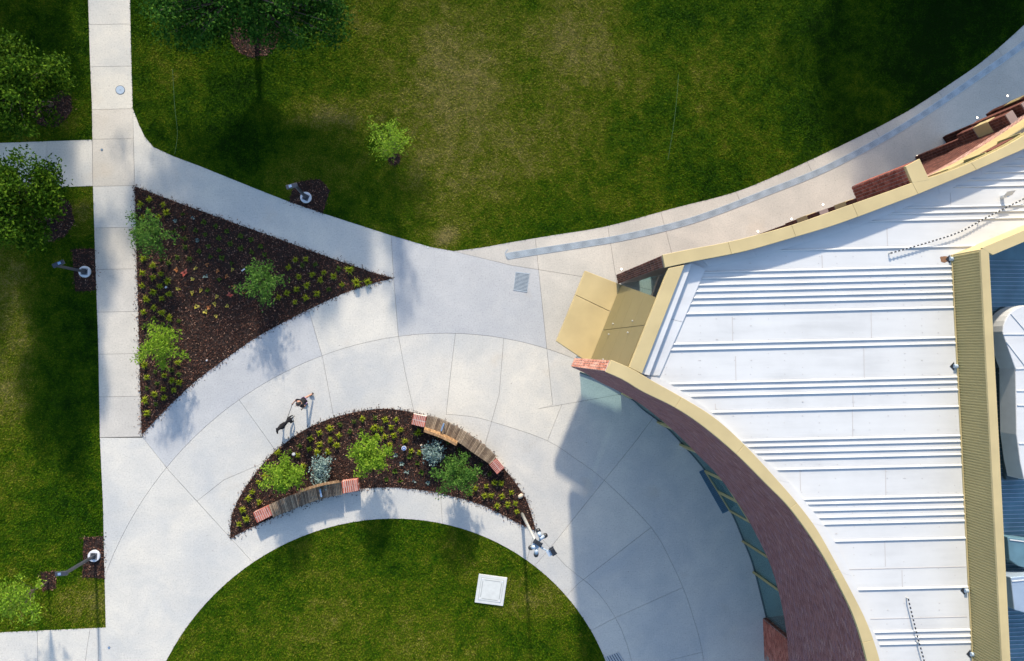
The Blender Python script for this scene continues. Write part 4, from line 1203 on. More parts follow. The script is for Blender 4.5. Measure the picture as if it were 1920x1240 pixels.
# ------------------------------------------------------------------ floodlight mast
def mast():
    b = P(979, 964); zt = 5.2
    root = empty('floodlight_mast', (b.x, b.y, 0), 'tall grey mast at the tip of the crescent bed carrying spotlights and floodlights', 'floodlight mast')
    m0 = MB(); m0.tube([(b.x, b.y, 0), (b.x, b.y, 2.6), (b.x, b.y, zt)], [0.075, 0.062, 0.05], 16); m0.build('pole', M['grey_pole'], root, True)
    def S(px, py, z=zt): return P(px, py, z)
    # cross arms
    m0 = MB(); c = Vector((b.x, b.y, zt)); m0.tube([c, S(1014, 1012)], 0.045, 10); m0.tube([c, S(1018, 1029)], 0.04, 10); m0.tube([S(1014, 1027), S(1029, 1034)], 0.03, 8); m0.tube([c, S(1003, 1026, 5.1)], 0.04, 10); m0.build('cross_arm', M['cover'], root, True)
    def spot(tail, nose):
        a = S(*tail, zt + 0.1); e = S(*nose, zt - 0.05); d = e - a
        m0 = MB(); m0.tube([a, a + d * 0.58], [0.075, 0.085], 14); body = m0.build('spotlight', M['cover'], root, True)
        m0 = MB(); m0.tube([a + d * 0.56, a + d * 0.8, e], [0.098, 0.10, 0.075], 14); m0.build('hood', M['black'], body, True)
    spot((1013, 1006), (1008, 992)); spot((1012, 1010), (1025, 1003)); spot((1004, 1025), (992, 1028)); spot((1006, 1031), (1005, 1043))
    def flood(cx, cy, ang, w, h):
        c = S(cx, cy, zt + 0.12); u = Vector((math.cos(ang), math.sin(ang), 0)); v_ = Vector((-math.sin(ang), math.cos(ang), 0))
        m0 = MB(); m0.obox(c, u * w, v_ * h, (0, 0, 0.05)); fl = bevel(m0.build('floodlight', M['black'], root), 0.012)
        for k in range(5):
            m0 = MB(); m0.obox(c + u * w * (-0.8 + 0.4 * k) + Vector((0, 0, 0.062)), u * 0.008, v_ * h * 0.85, (0, 0, 0.012)); m0.build('heat_sink', M['pole'], fl)
        m0 = MB(); m0.obox(c - v_ * (h + 0.06) - Vector((0, 0, 0.08)), u * w * 1.05, v_ * 0.10, (0, 0, 0.03)); m0.build('visor', M['cover'], fl)
        m0 = MB(); m0.obox(c + u * (w + 0.03) - Vector((0, 0, 0.02)), u * 0.02, v_ * h * 1.2, (0, 0, 0.03)); m0.obox(c - u * (w + 0.03) - Vector((0, 0, 0.02)), u * 0.02, v_ * h * 1.2, (0, 0, 0.03)); m0.build('yoke', M['pole'], fl)
    flood(1008.5, 1018.5, math.radians(-33), 0.135, 0.085)
    flood(1037, 1034, math.radians(-60), 0.12, 0.09)
mast()

# ------------------------------------------------------------------ benches
def bench(front_px, back_px, ends, back_range, lab, arm_at, back_on_b):
    zt = 0.45
    F = catmull(PP(front_px, zt), 6); Bk = catmull(PP(back_px, zt), 6)
    n = int(sum((a - b).length for a, b in zip(F, F[1:])) / 0.068)
    F = match(F, n + 1); Bk = match(Bk, n + 1)
    c = sum(F, Vector((0, 0, 0))) / len(F)
    root = empty('bench', (c.x, c.y, 0), lab, 'bench', 'curved timber benches with brick ends')
    for i in range(n):
        a = F[i].lerp(F[i + 1], 0.5); b = Bk[i].lerp(Bk[i + 1], 0.5); t = (b - a).normalized(); nn = Vector((-t.y, t.x, 0)); w = min((F[i + 1] - F[i]).length, (Bk[i + 1] - Bk[i]).length) * 0.41
        jz = random.uniform(-0.004, 0.004)
        m0 = MB(); m0.obox((a + b) / 2 + Vector((0, 0, -0.02 + jz)), t * ((b - a).length / 2), nn * w, (0, 0, 0.02)); m0.build('plank', M['wood'], root)
    m0 = MB()
    m0.strip([p.lerp(q, 0.12) for p, q in zip(F, Bk)], [p.lerp(q, 0.24) for p, q in zip(F, Bk)], 0.0, zt - 0.045)
    m0.strip([p.lerp(q, 0.76) for p, q in zip(F, Bk)], [p.lerp(q, 0.88) for p, q in zip(F, Bk)], 0.0, zt - 0.045)
    m0.build('support', M['pole'], root)
    i0, i1 = int(back_range[0] * n), int(back_range[1] * n)
    R0 = (Bk if back_on_b else F)[i0:i1 + 1]; S0 = (F if back_on_b else Bk)[i0:i1 + 1]
    for i in range(len(R0) - 1):
        a = R0[i].lerp(R0[i + 1], 0.5); s = S0[i].lerp(S0[i + 1], 0.5); o = (a - s).normalized(); t = (R0[i + 1] - R0[i]).normalized(); w = (R0[i + 1] - R0[i]).length * 0.41
        # slat leans outwards over the bed
        up = Vector((0, 0, 0.19)) + o * 0.055
        m0 = MB(); m0.obox(Vector((a.x, a.y, zt)) - o * 0.02 + up, t * w, o * 0.018, up); m0.build('back_slat', M['wood_orange'], root)
        m0 = MB(); m0.obox(Vector((a.x, a.y, zt)) - o * 0.02 + up * 2 + Vector((0, 0, 0.012)) + o * 0.012, t * w * 1.1, o * 0.055, (0, 0, 0.012)); m0.build('back_cap', M['wood_orange'], root)
    ai = int(arm_at * n); a = F[ai].lerp(Bk[ai], 0.15); b = F[ai].lerp(Bk[ai], 0.85); t = (b - a).normalized(); nn = Vector((-t.y, t.x, 0))
    m0 = MB(); m0.obox((a + b) / 2 + Vector((0, 0, 0.22)), t * (b - a).length * 0.42, nn * 0.035, (0, 0, 0.015))
    m0.obox(a.lerp(b, 0.12) + Vector((0, 0, 0.10)), t * 0.015, nn * 0.03, (0, 0, 0.10)); m0.obox(a.lerp(b, 0.88) + Vector((0, 0, 0.10)), t * 0.015, nn * 0.03, (0, 0, 0.10)); m0.build('armrest', M['steel_blue'], root)
    for q in ends:
        q = PP(q, zt + 0.02)
        m0 = MB(); qq = inner(q, 0.97); m0.prism([Vector((p.x, p.y, 0)) for p in qq], 0, zt + 0.012); core = m0.build('brick_end', M['mortar'], root)
        off = parent_origin(core)
        nu, nv = 8, 2
        du = (q[1] - q[0]).length / nu; dv = (q[3] - q[0]).length / nv
        m1 = MB(); m1.obox((0, 0, 0), (du / 2 - 0.010, 0, 0), (0, dv / 2 - 0.010, 0), (0, 0, 0.034))
        me = bpy.data.meshes.new('brick'); me.from_pydata(m1.v, [], m1.f); me.materials.append(M['brick_red'])
        b2 = bmesh.new(); b2.from_mesh(me); bmesh.ops.recalc_face_normals(b2, faces=b2.faces); b2.to_mesh(me); b2.free()
        ang = math.atan2((q[1] - q[0]).y, (q[1] - q[0]).x)
        for lv in range(5):
            for iu in range(nu):
                for iv in range(nv):
                    if lv < 4 and 0 < iu < nu - 1 and False: continue
                    u = (iu + 0.5) / nu; v_ = (iv + 0.5) / nv
                    p = q[0].lerp(q[1], u).lerp(q[3].lerp(q[2], u), v_)
                    # pull outwards a hair so bricks stand proud of the mortar core
                    cc_ = sum(q, Vector((0, 0, 0))) / 4
                    p = cc_ + (p - cc_) * 1.02
                    o = bpy.data.objects.new('brick', me); COL.objects.link(o); o.parent = core
                    o.location = (p.x - off.x, p.y - off.y, 0.045 + lv * 0.090 - off.z + (0.03 if lv == 4 else 0)); o.rotation_euler = (0, 0, ang)
bench([(802, 778), (829, 786), (860, 802), (888, 820), (917, 842), (932, 856)], [(796, 802), (829, 814), (860, 830), (881, 845), (901, 859), (919, 871)],
      [[(775, 776), (800, 781), (796, 802), (771, 796)], [(931, 859), (946, 877), (932, 890), (917, 872)]], (0.0, 0.48),
      'curved timber bench on the upper right rim of the crescent bed with red brick ends', 0.22, True)
bench([(512, 970), (545, 957), (572, 946), (606, 935), (642, 928)], [(504, 947), (535, 933), (569, 921), (606, 910), (639, 904)],
      [[(474, 962), (503, 949), (511, 966), (482, 981)], [(640, 903), (670, 899.5), (674, 920), (643, 926)]], (0.46, 1.0),
      'curved timber bench on the lower left rim of the crescent bed beside the round lawn', 0.73, True)

# ------------------------------------------------------------------ vegetation
def leaf_quads(C, size, up=0.55, rng=RNG, aspect=0.5):
    n = len(C)
    d = rng.normal(0, 1, (n, 3)); d[:, 2] *= (1 - up); d /= np.linalg.norm(d, axis=1)[:, None]
    nz = rng.normal(0, 0.45, (n, 3)); nz[:, 2] += 1.0
    w = np.cross(nz, d); w /= np.linalg.norm(w, axis=1)[:, None] + 1e-9
    s = size * rng.uniform(0.6, 1.25, n)[:, None]
    sag = np.zeros((n, 3)); sag[:, 2] = -0.18
    return np.stack([C - d * s, C + w * s * aspect + sag * s * 0, C + d * s + sag * s * 2, C - w * s * aspect], 1).reshape(-1, 3)

def branch_tree(name, base, tips, trunk_r, h_trunk, parent_label, cat, group, leafmat, leaf_n, leaf_size, clump_r, flat=0.6, aspect=0.5, sides=7):
    root = empty(name, (base.x, base.y, 0), parent_label, cat, group)
    top = Vector((base.x, base.y, h_trunk))
    m0 = MB(); m0.tube([(base.x, base.y, -0.02), (base.x + random.uniform(-.05, .05), base.y, h_trunk * 0.5), top], [trunk_r * 1.3, trunk_r, trunk_r * 0.75], 9)
    m0.build('trunk', M['bark'], root, True)
    lb = MB()
    for tp in tips:
        s = top + Vector((0, 0, random.uniform(-0.25, 0.1) * h_trunk))
        mid = s.lerp(tp, 0.5) + Vector((random.uniform(-.1, .1), random.uniform(-.1, .1), 0.12 * (tp - s).length))
        lb.tube([s, mid, tp], [trunk_r * 0.38, trunk_r * 0.22, trunk_r * 0.08], 5, False)
    lb.build('limb', M['bark'], root, True)
    T = np.array([tuple(t) for t in tips])
    k = RNG.integers(0, len(T), leaf_n)
    C = T[k] + RNG.normal(0, 1, (leaf_n, 3)) * clump_r * np.array([1, 1, flat])
    # a share of leaves along the limbs
    m = RNG.random(leaf_n) < 0.3
    f = RNG.uniform(0.35, 1, m.sum())[:, None]
    tt = np.array(tuple(top))
    C[m] = tt + (T[k[m]] - tt) * f + RNG.normal(0, 1, (m.sum(), 3)) * clump_r * 0.7 * np.array([1, 1, flat])
    C[:, 2] = np.maximum(C[:, 2], 0.15)
    me = fast_mesh('crown', leaf_quads(C, leaf_size, aspect=aspect), 4, [leafmat], Vector((base.x, base.y, 0)))
    new_obj('crown', me, None, root)
    return root

def crown_tips(base, zc, rx, rz, n, lob=0.25, ry=None, cx=0, cy=0):
    ry = ry or rx
    out = []
    ph = [random.uniform(0, 6.28) for _ in range(3)]
    for i in range(n):
        u = random.uniform(-0.75, 1); a = random.uniform(0, 2 * math.pi); s = math.sqrt(max(0, 1 - u * u)); r = random.uniform(0.45, 1.0) ** 0.5
        r *= 1 + lob * math.sin(3 * a + ph[0]) * 0.5 + lob * math.sin(5 * a + ph[1]) * 0.4
        out.append(Vector((base.x + cx + math.cos(a) * s * rx * r, base.y + cy + math.sin(a) * s * ry * r, zc + u * rz * r)))
    return out

# big trees
b = P(480, 42)
branch_tree('shade_tree', b, crown_tips(b, 4.4, 5.6, 1.9, 330, 0.5, 2.9, 0.35, 0.45), 0.16, 2.2, 'large spreading mid green tree over a mulch ring at the top of the lawn', 'tree', 'trees along the left path and lawn', M['leaf_mid'], 70000, 0.068, 0.27)
b = P(95, 196)
branch_tree('shade_tree', b, crown_tips(b, 3.6, 1.75, 1.5, 76, 0.35, 1.75, 0.30, -0.45), 0.11, 1.9, 'dark leafy round tree above the side path at the left edge', 'tree', 'trees along the left path and lawn', M['leaf_dark'], 19000, 0.072, 0.22)
b = P(97, 408)
branch_tree('shade_tree', b, crown_tips(b, 3.6, 1.75, 1.6, 74, 0.35, 1.75, 0.2, -0.1), 0.12, 1.9, 'dark leafy round tree below the side path at the left edge', 'tree', 'trees along the left path and lawn', M['leaf_dark'], 18000, 0.072, 0.22)
# trees standing just outside the frame, known by the shade they throw
for (px, py, zc, r, rz, lab) in ((1640, -540, 8.0, 5.4, 3.6, 'tall tree beyond the top right of the lawn, left of a pair'), (1960, -450, 8.0, 5.2, 3.6, 'tall tree beyond the top right of the lawn, right of a pair'),
                             (1830, -250, 5.0, 3.0, 2.2, 'lower tree beyond the top right corner of the lawn'),
                             (10, -260, 5.0, 2.4, 2.2, 'tree beyond the top left corner beside the long path'), (-120, 120, 4.6, 2.4, 2.2, 'tree beyond the left edge above the side path')):
    b = P(px, py)
    branch_tree('shade_tree', b, crown_tips(b, zc, r, rz, 160, 0.3), 0.2, zc * 0.5, lab, 'tree', None, M['leaf_mid'], 26000 if r > 4 else 14000, 0.14, 0.5)

def young(px, py, zc, r, lab, mat, n=2600, size=0.062, name='young_tree', nb=11, hz=0.5, trunk=0.03, aspect=0.42, grp=None):
    b = P(px, py)
    tips = []
    for i in range(nb):
        a = 2 * math.pi * i / nb + random.uniform(-0.3, 0.3); rr_ = r * random.uniform(0.35, 1.0)
        for f in (0.45, 0.75, 1.0):
            tips.append(Vector((b.x + math.cos(a) * rr_ * f, b.y + math.sin(a) * rr_ * f, zc + hz * random.uniform(-0.8, 0.8) + hz * (1 - f))))
    return branch_tree(name, b, tips, trunk, max(0.25, zc * 0.55), lab, 'tree' if name == 'young_tree' else 'shrub', grp, mat, n, size, 0.13, 0.8, aspect)
young(302, 450, 1.4, 1.1, 'young fern green tree overhanging the path at the top of the triangular bed', M['leaf_fern'], 2000)
young(320, 649, 1.35, 1.05, 'young bright green tree in the lower half of the triangular bed', M['leaf_bright'], 2200)
young(503, 532, 1.4, 1.0, 'young fern green tree in the middle of the triangular bed', M['leaf_fern'], 1800)
young(739, 297, 3.0, 0.95, 'slender young tree alone on the open lawn in a small mulch ring', M['leaf_bright'], 1500, 0.055, hz=0.6)
young(90, 1091, 2.3, 1.1, 'slender young tree at the bottom left corner lawn beside a mulch square', M['leaf_bright'], 1700, 0.065, hz=0.6)
young(545, 884, 1.5, 0.95, 'bright green young tree at the left end of the crescent bed by the lower bench', M['leaf_bright'], 3200)
young(699, 849, 1.5, 0.95, 'bright green young tree in the middle of the crescent bed', M['leaf_bright'], 3300)
young(856, 880, 1.5, 1.05, 'fern green young tree right of centre in the crescent bed', M['leaf_fern'], 3000)
young(605, 872, 0.45, 0.42, 'silver leaved shrub behind the lower left bench', M['leaf_silver'], 900, 0.05, 'silver_shrub', 9, 0.25, 0.015, 0.55)
young(602, 893, 0.35, 0.40, 'small silver leaved shrub touching the back of the lower left bench', M['leaf_silver'], 600, 0.05, 'silver_shrub', 8, 0.2, 0.015, 0.55)
young(812, 846, 0.45, 0.5, 'silver leaved shrub in the shade of the upper right bench', M['leaf_silver'], 1000, 0.05, 'silver_shrub', 10, 0.25, 0.015, 0.55)

# small plants: one mesh per variety, shared by its copies
def tuft_mesh(name, n, L, w, mat, upr=0.6, seed=0, wide=False):
    r = np.random.default_rng(seed); V = []
    for i in range(n):
        a = r.uniform(0, 2 * np.pi); l = L * r.uniform(0.55, 1.1); lean = r.uniform(0.25, 1.0)
        d = np.array([np.cos(a), np.sin(a), 0]); s = np.array([-np.sin(a), np.cos(a), 0]) * w
        p0 = d * 0.02; p1 = d * l * 0.5 * lean + np.array([0, 0, l * upr]); p2 = d * l * lean + np.array([0, 0, l * upr * 0.7])
        if wide:
            V += [p0, p1 + s, p2, p1 - s]
        else:
            V += [p0 - s, p0 + s, p1 + s * 0.9, p1 - s * 0.9]; V += [p1 - s * 0.9, p1 + s * 0.9, p2 + s * 0.2, p2 - s * 0.2]
    return fast_mesh(name, np.array(V), 4, [mat])
TM = {
    'lime': [tuft_mesh('tussock', 54, 0.235, 0.012, M['tuft'], 0.75, s) for s in range(4)],
    'green': [tuft_mesh('tussock', 40, 0.20, 0.011, M['tuft_dk'], 0.7, s + 9) for s in range(3)],
    'dark': [tuft_mesh('seedling', 24, 0.20, 0.03, M['tuft_dk'], 0.5, s + 20, True) for s in range(3)],
    'yellow': [tuft_mesh('rosette', 16, 0.15, 0.038, M['p_yellow'], 0.35, s + 30, True) for s in range(3)],
    'orange': [tuft_mesh('rosette', 16, 0.155, 0.038, M['p_orange'], 0.35, s + 40, True) for s in range(2)],
    'red': [tuft_mesh('rosette', 20, 0.22, 0.05, M['p_red'], 0.35, s + 50, True) for s in range(2)],
    'silver': [tuft_mesh('seedling', 18, 0.16, 0.028, M['leaf_silver'], 0.5, s + 60, True) for s in range(2)],
}
def put(kind, px, py, name, lab, cat, grp, sc=1.0):
    me = random.choice(TM[kind]); c = P(px, py)
    o = bpy.data.objects.new(name, me); COL.objects.link(o)
    o.location = (c.x, c.y, 0.01); o.rotation_euler = (0, 0, random.uniform(0, 6.28)); s = sc * random.uniform(0.82, 1.15); o.scale = (s, s, s)
    tag(o, lab, cat, grp); PLANTS.append((o, kind, px, py))
PLANTS = []
z1 = [(180, 195), (85, 245), (320, 250), (170, 315), (365, 340), (275, 375), (100, 390), (120, 820), (215, 895), (105, 975), (300, 980), (215, 1020), (375, 1055), (105, 1105), (290, 1110), (220, 1170), (385, 1195), (435, 530), (555, 610), (560, 705), (300, 830), (475, 810), (605, 820), (380, 870)]
for i, (x, y) in enumerate(z1):
    k = 'lime' if i < 17 else 'green'
    if i < 7: lab = 'lime green grass tussock at the top corner of the triangular bed'
    elif i < 17: lab = 'lime green grass tussock along the path side of the triangular bed above the lower young tree'
    else: lab = 'dull green grass tussock right of the upper young tree in the triangular bed'
    put(k, 250 + x / 5.636, 340 + y / 5.636, 'grass_tussock', lab, 'grass tussock', 'tussocks in the triangular bed')
z2 = [(115, 95), (240, 90), (175, 165), (95, 205), (245, 208), (305, 250), (180, 255), (380, 280), (95, 315), (245, 310)]
for (x, y) in z2: put('lime' if random.random() < .6 else 'green', 250 + x / 4.428, 540 + y / 4.428, 'grass_tussock', 'grass tussock just above the lower young tree in the triangular bed', 'grass tussock', 'tussocks in the triangular bed')
z3 = [(105, 640), (190, 695), (375, 620), (320, 680), (120, 745), (380, 720), (265, 730), (205, 795), (325, 770), (390, 785), (120, 835), (255, 840), (185, 885), (340, 850), (105, 930), (265, 910), (195, 965), (120, 1035)]
for (x, y) in z3: put('lime' if random.random() < .75 else 'green', 250 + x / 4.428, 540 + y / 4.428, 'grass_tussock', 'lime grass tussock in the bottom corner of the triangular bed', 'grass tussock', 'tussocks in the triangular bed')
z4 = [(455, 260), (515, 255), (565, 285), (495, 290), (420, 300), (550, 340), (615, 330), (695, 310), (475, 355), (595, 370), (670, 350), (520, 400), (715, 395), (465, 425), (640, 420), (410, 445), (575, 445), (515, 470), (455, 495), (365, 465)]
for (x, y) in z4: put('lime' if random.random() < .6 else 'green', 400 + x / 2.952, 400 + y / 2.952, 'grass_tussock', 'lime grass tussock in the narrow right arm of the triangular bed', 'grass tussock', 'tussocks in the triangular bed')
for (x, y), lab in zip([(755, 315), (795, 385), (855, 385)], ['tall bright lime tussock near the upper edge of the pointed bed tip', 'bright lime tussock second from the pointed tip of the triangular bed', 'largest bright lime tussock at the pointed tip of the triangular bed']):
    put('lime', 400 + x / 2.952, 400 + y / 2.952, 'grass_tussock', lab, 'grass tussock', 'tussocks in the triangular bed', 1.35)
for (x, y) in [(445, 420), (525, 350), (630, 390), (750, 440), (535, 490), (665, 525), (765, 565), (875, 480), (990, 530), (910, 605), (1140, 580), (1250, 620), (800, 690), (905, 730), (1030, 665), (1140, 715), (1255, 750), (700, 745), (815, 800), (940, 810), (1040, 870), (770, 1005), (915, 1040), (785, 1150), (680, 625), (1390, 775), (1350, 690)]:
    put('dark' if random.random() < .8 else 'silver', 250 + x / 5.636, 340 + y / 5.636, 'seedling', 'small dark green seedling in the upper middle of the triangular bed', 'seedling', 'seedlings in the triangular bed')
for k, pts in (('orange', [(780, 885), (460, 935), (890, 950), (985, 1005), (1065, 1115), (1165, 1180), (805, 1335)]), ('red', [(545, 970), (1025, 1200)]), ('yellow', [(660, 920), (630, 1035), (475, 1140), (625, 1180), (715, 1155), (885, 1220), (1050, 935), (670, 1327), (765, 1378), (861, 1298), (994, 1317), (873, 1425)])):
    for j, (x, y) in enumerate(pts):
        lab = {'orange': 'small orange leaved plant amid the seedlings of the triangular bed', 'yellow': 'small yellow leaved plant amid the seedlings of the triangular bed'}.get(k) or ('red leaved plant at the left of the coloured seedlings', 'red leaved plant below the young tree in the triangular bed middle')[j]
        put(k, 250 + x / 5.636, 340 + y / 5.636, 'rosette_plant', lab, 'plant', 'coloured plants in the triangular bed')
z5 = [(985, 315), (1090, 295), (1155, 270), (1260, 265), (905, 340), (825, 380), (1060, 365), (1150, 360), (1235, 345), (1300, 345), (755, 420), (975, 400), (910, 435), (675, 480), (825, 465), (745, 505), (960, 475), (890, 525), (810, 530), (600, 525), (660, 550), (505, 530), (700, 640), (1280, 415)]
for (x, y) in z5: put('lime' if random.random() < .6 else 'green', 400 + x / 4.134, 720 + y / 4.134, 'grass_tussock', 'lime grass tussock along the upper left rim of the crescent bed', 'grass tussock', 'tussocks in the crescent bed')
for (x, y) in [(400, 715), (355, 760), (305, 835), (275, 885), (360, 915), (230, 975), (265, 1040), (205, 1085)]:
    put('lime', 400 + x / 4.134, 720 + y / 4.134, 'grass_tussock', 'lime grass tussock in the left tip of the crescent bed', 'grass tussock', 'tussocks in the crescent bed')
for (x, y) in [(90, 185), (165, 180), (60, 250), (130, 235), (200, 255), (85, 305), (150, 295), (230, 335), (120, 365), (275, 410), (335, 420), (325, 275), (30, 310), (15, 240)]:
    put('lime', 700 + x / 3.874, 740 + y / 3.874, 'grass_tussock', 'lime grass tussock left of the upper bench in the crescent bed', 'grass tussock', 'tussocks in the crescent bed')
for (x, y) in [(545, 345), (620, 400), (690, 450), (780, 510), (465, 300), (845, 575)]:
    put('green', 700 + x / 3.874, 740 + y / 3.874, 'grass_tussock', 'shaded green tussock close behind the upper right bench', 'grass tussock', 'tussocks in the crescent bed')
for (x, y) in [(930, 640), (880, 640), (820, 665), (745, 680), (700, 710), (805, 735), (855, 730), (930, 735), (1000, 710), (895, 805), (975, 795), (1030, 790), (1040, 850)]:
    put('lime', 700 + x / 3.874, 740 + y / 3.874, 'grass_tussock', 'lime grass tussock in the right tip of the crescent bed', 'grass tussock', 'tussocks in the crescent bed')
for (x, y) in [(160, 440), (205, 500), (245, 560), (155, 555), (95, 615), (195, 625), (295, 630), (350, 565), (395, 640), (320, 495), (260, 450)]:
    put('dark' if random.random() < .6 else 'silver', 700 + x / 3.874, 740 + y / 3.874, 'seedling', 'small green seedling in the lower middle of the crescent bed', 'seedling', 'seedlings in the crescent bed')
LM = {'tri': [(306, 452, 'the upper young tree'), (326, 649, 'the lower young tree'), (505, 534, 'the middle young tree'), (733, 520, 'the pointed right bed tip'), (268, 800, 'the bottom bed corner'), (258, 356, 'the top bed corner')],
      'cres': [(545, 884, 'the left young tree'), (699, 849, 'the central young tree'), (856, 880, 'the right young tree'), (436, 1000, 'the left crescent tip'), (1000, 985, 'the mast'), (785, 788, 'the upper bench left end'), (757, 841, 'the bollard light')]}
NAMES = {'lime': 'lime grass tussock', 'green': 'dull green tussock', 'dark': 'small dark seedling', 'silver': 'small silvery seedling', 'yellow': 'yellow leaved plant', 'orange': 'orange leaved plant', 'red': 'red leaved plant'}
ORD = ['nearest', 'second', 'third', 'fourth', 'fifth', 'sixth', 'seventh', 'eighth', 'ninth', 'tenth', 'eleventh', 'twelfth'] + [w + 'th' for w in ('thirteen', 'fourteen', 'fifteen', 'sixteen', 'seventeen', 'eighteen', 'nineteen')] + ['twentieth'] + ['twenty ' + w for w in ('first', 'second', 'third', 'fourth', 'fifth', 'sixth', 'seventh', 'eighth', 'ninth')]
bucket = {}
for o, kind, px, py in PLANTS:
    bed = 'tri' if px < 745 and not (px > 430 and py > 745) else 'cres'
    lx, ly, ln_ = min(LM[bed], key=lambda q: (q[0] - px) ** 2 + (q[1] - py) ** 2)
    dx, dy = px - lx, py - ly
    side = ('right of' if dx > 0 else 'left of') if abs(dx) > abs(dy) else ('below' if dy > 0 else 'above')
    bucket.setdefault((kind, side, ln_), []).append((math.hypot(dx, dy), o))
for (kind, side, ln_), lst in bucket.items():
    lst.sort(key=lambda q: q[0])
    for i, (d, o) in enumerate(lst):
        o['label'] = f"{NAMES[kind]} {side} {ln_}, " + (('the only one there' if len(lst) == 1 else 'nearest of its kind') if i == 0 else ORD[i] + ' nearest of its kind')
# scattered bits lying in the beds
def rock(px, py, s, mat, lab, name='rock'):
    c = P(px, py); bm = bmesh.new(); bmesh.ops.create_icosphere(bm, subdivisions=2, radius=1)
    for v_ in bm.verts:
        v_.co = Vector((round(v_.co.x * 1.3, 1) / 1.3 * s[0], round(v_.co.y * 1.3, 1) / 1.3 * s[1], v_.co.z * s[2])) * random.uniform(0.92, 1.06)
    me = bpy.data.meshes.new(name); bm.to_mesh(me); bm.free(); o = new_obj(name, me, mat); o.location = (c.x, c.y, s[2] * 0.5); o.rotation_euler = (0, 0, 0.6); tag(o, lab, name)
rock(976, 930, (0.15, 0.10, 0.09), M['stone'], 'buff sandstone block in the right tip of the crescent bed')
rock(311.5, 539, (0.06, 0.05, 0.04), M['footing'], 'small pale stone among tussocks in the triangular bed')
rock(790, 835, (0.07, 0.05, 0.04), M['stone'], 'small pale stone beside the silver shrub by the upper bench')
rock(388, 676, (0.05, 0.04, 0.03), M['footing'], 'small white stone in the bare lower part of the triangular bed')
c = P(456.5, 506.5); m0 = MB(); m0.obox((c.x, c.y, 0.04), Vector((0.07, 0.05, 0)), Vector((-0.018, 0.025, 0)), (0, 0, 0.004)); tag(m0.build('paper_scrap', M['footing']), 'white scrap of paper beside the middle young tree in the triangular bed', 'litter')
def bollard(px, py, lab, k=1.0):
    c = P(px, py, 0.35); root = empty('bollard_light', (c.x, c.y, 0), lab, 'bollard light')
    m0 = MB(); m0.tube([(c.x, c.y, 0), (c.x, c.y, 0.34)], 0.06, 16); m0.build('post', M['pole'], root)
    m0 = MB(); m0.tube([(c.x, c.y, 0.34), (c.x, c.y, 0.37)], 0.11 * k, 20); m0.build('cap_ring', M['footing'], root)
    m0 = MB(); m0.tube([(c.x, c.y, 0.371), (c.x, c.y, 0.385)], 0.085 * k, 20); m0.build('cap', M['blue'] if k == 1 else M['grey_pole'], root)
    m0 = MB(); m0.tube([(c.x, c.y, 0.385), (c.x, c.y, 0.395)], 0.03, 12); m0.build('knob', M['footing'], root)
bollard(757.4, 840.7, 'round blue and white capped bollard light in the crescent bed near the upper bench')
bollard(550.5, 852, 'small bollard light at the outer rim above the left young tree of the crescent', 0.65)

# ------------------------------------------------------------------ person and dog
M['skin'] = simple('skin', (0.36, 0.19, 0.13), 0.7)
M['hair'] = simple('black_hair', (0.010, 0.009, 0.010), 0.5, 0, 0.3, 20)
M['top'] = simple('black_top', (0.006, 0.005, 0.009), 0.95)
M['shorts'] = simple('lilac_shorts', (0.36, 0.24, 0.42), 0.85)
M['shoe'] = simple('dark_shoe', (0.03, 0.025, 0.025), 0.7)
M['fur'] = simple('black_fur', (0.0035, 0.0035, 0.005), 1.0, 0, 0.4, 30)
M['tan'] = simple('tan_fur', (0.30, 0.13, 0.05), 0.8)

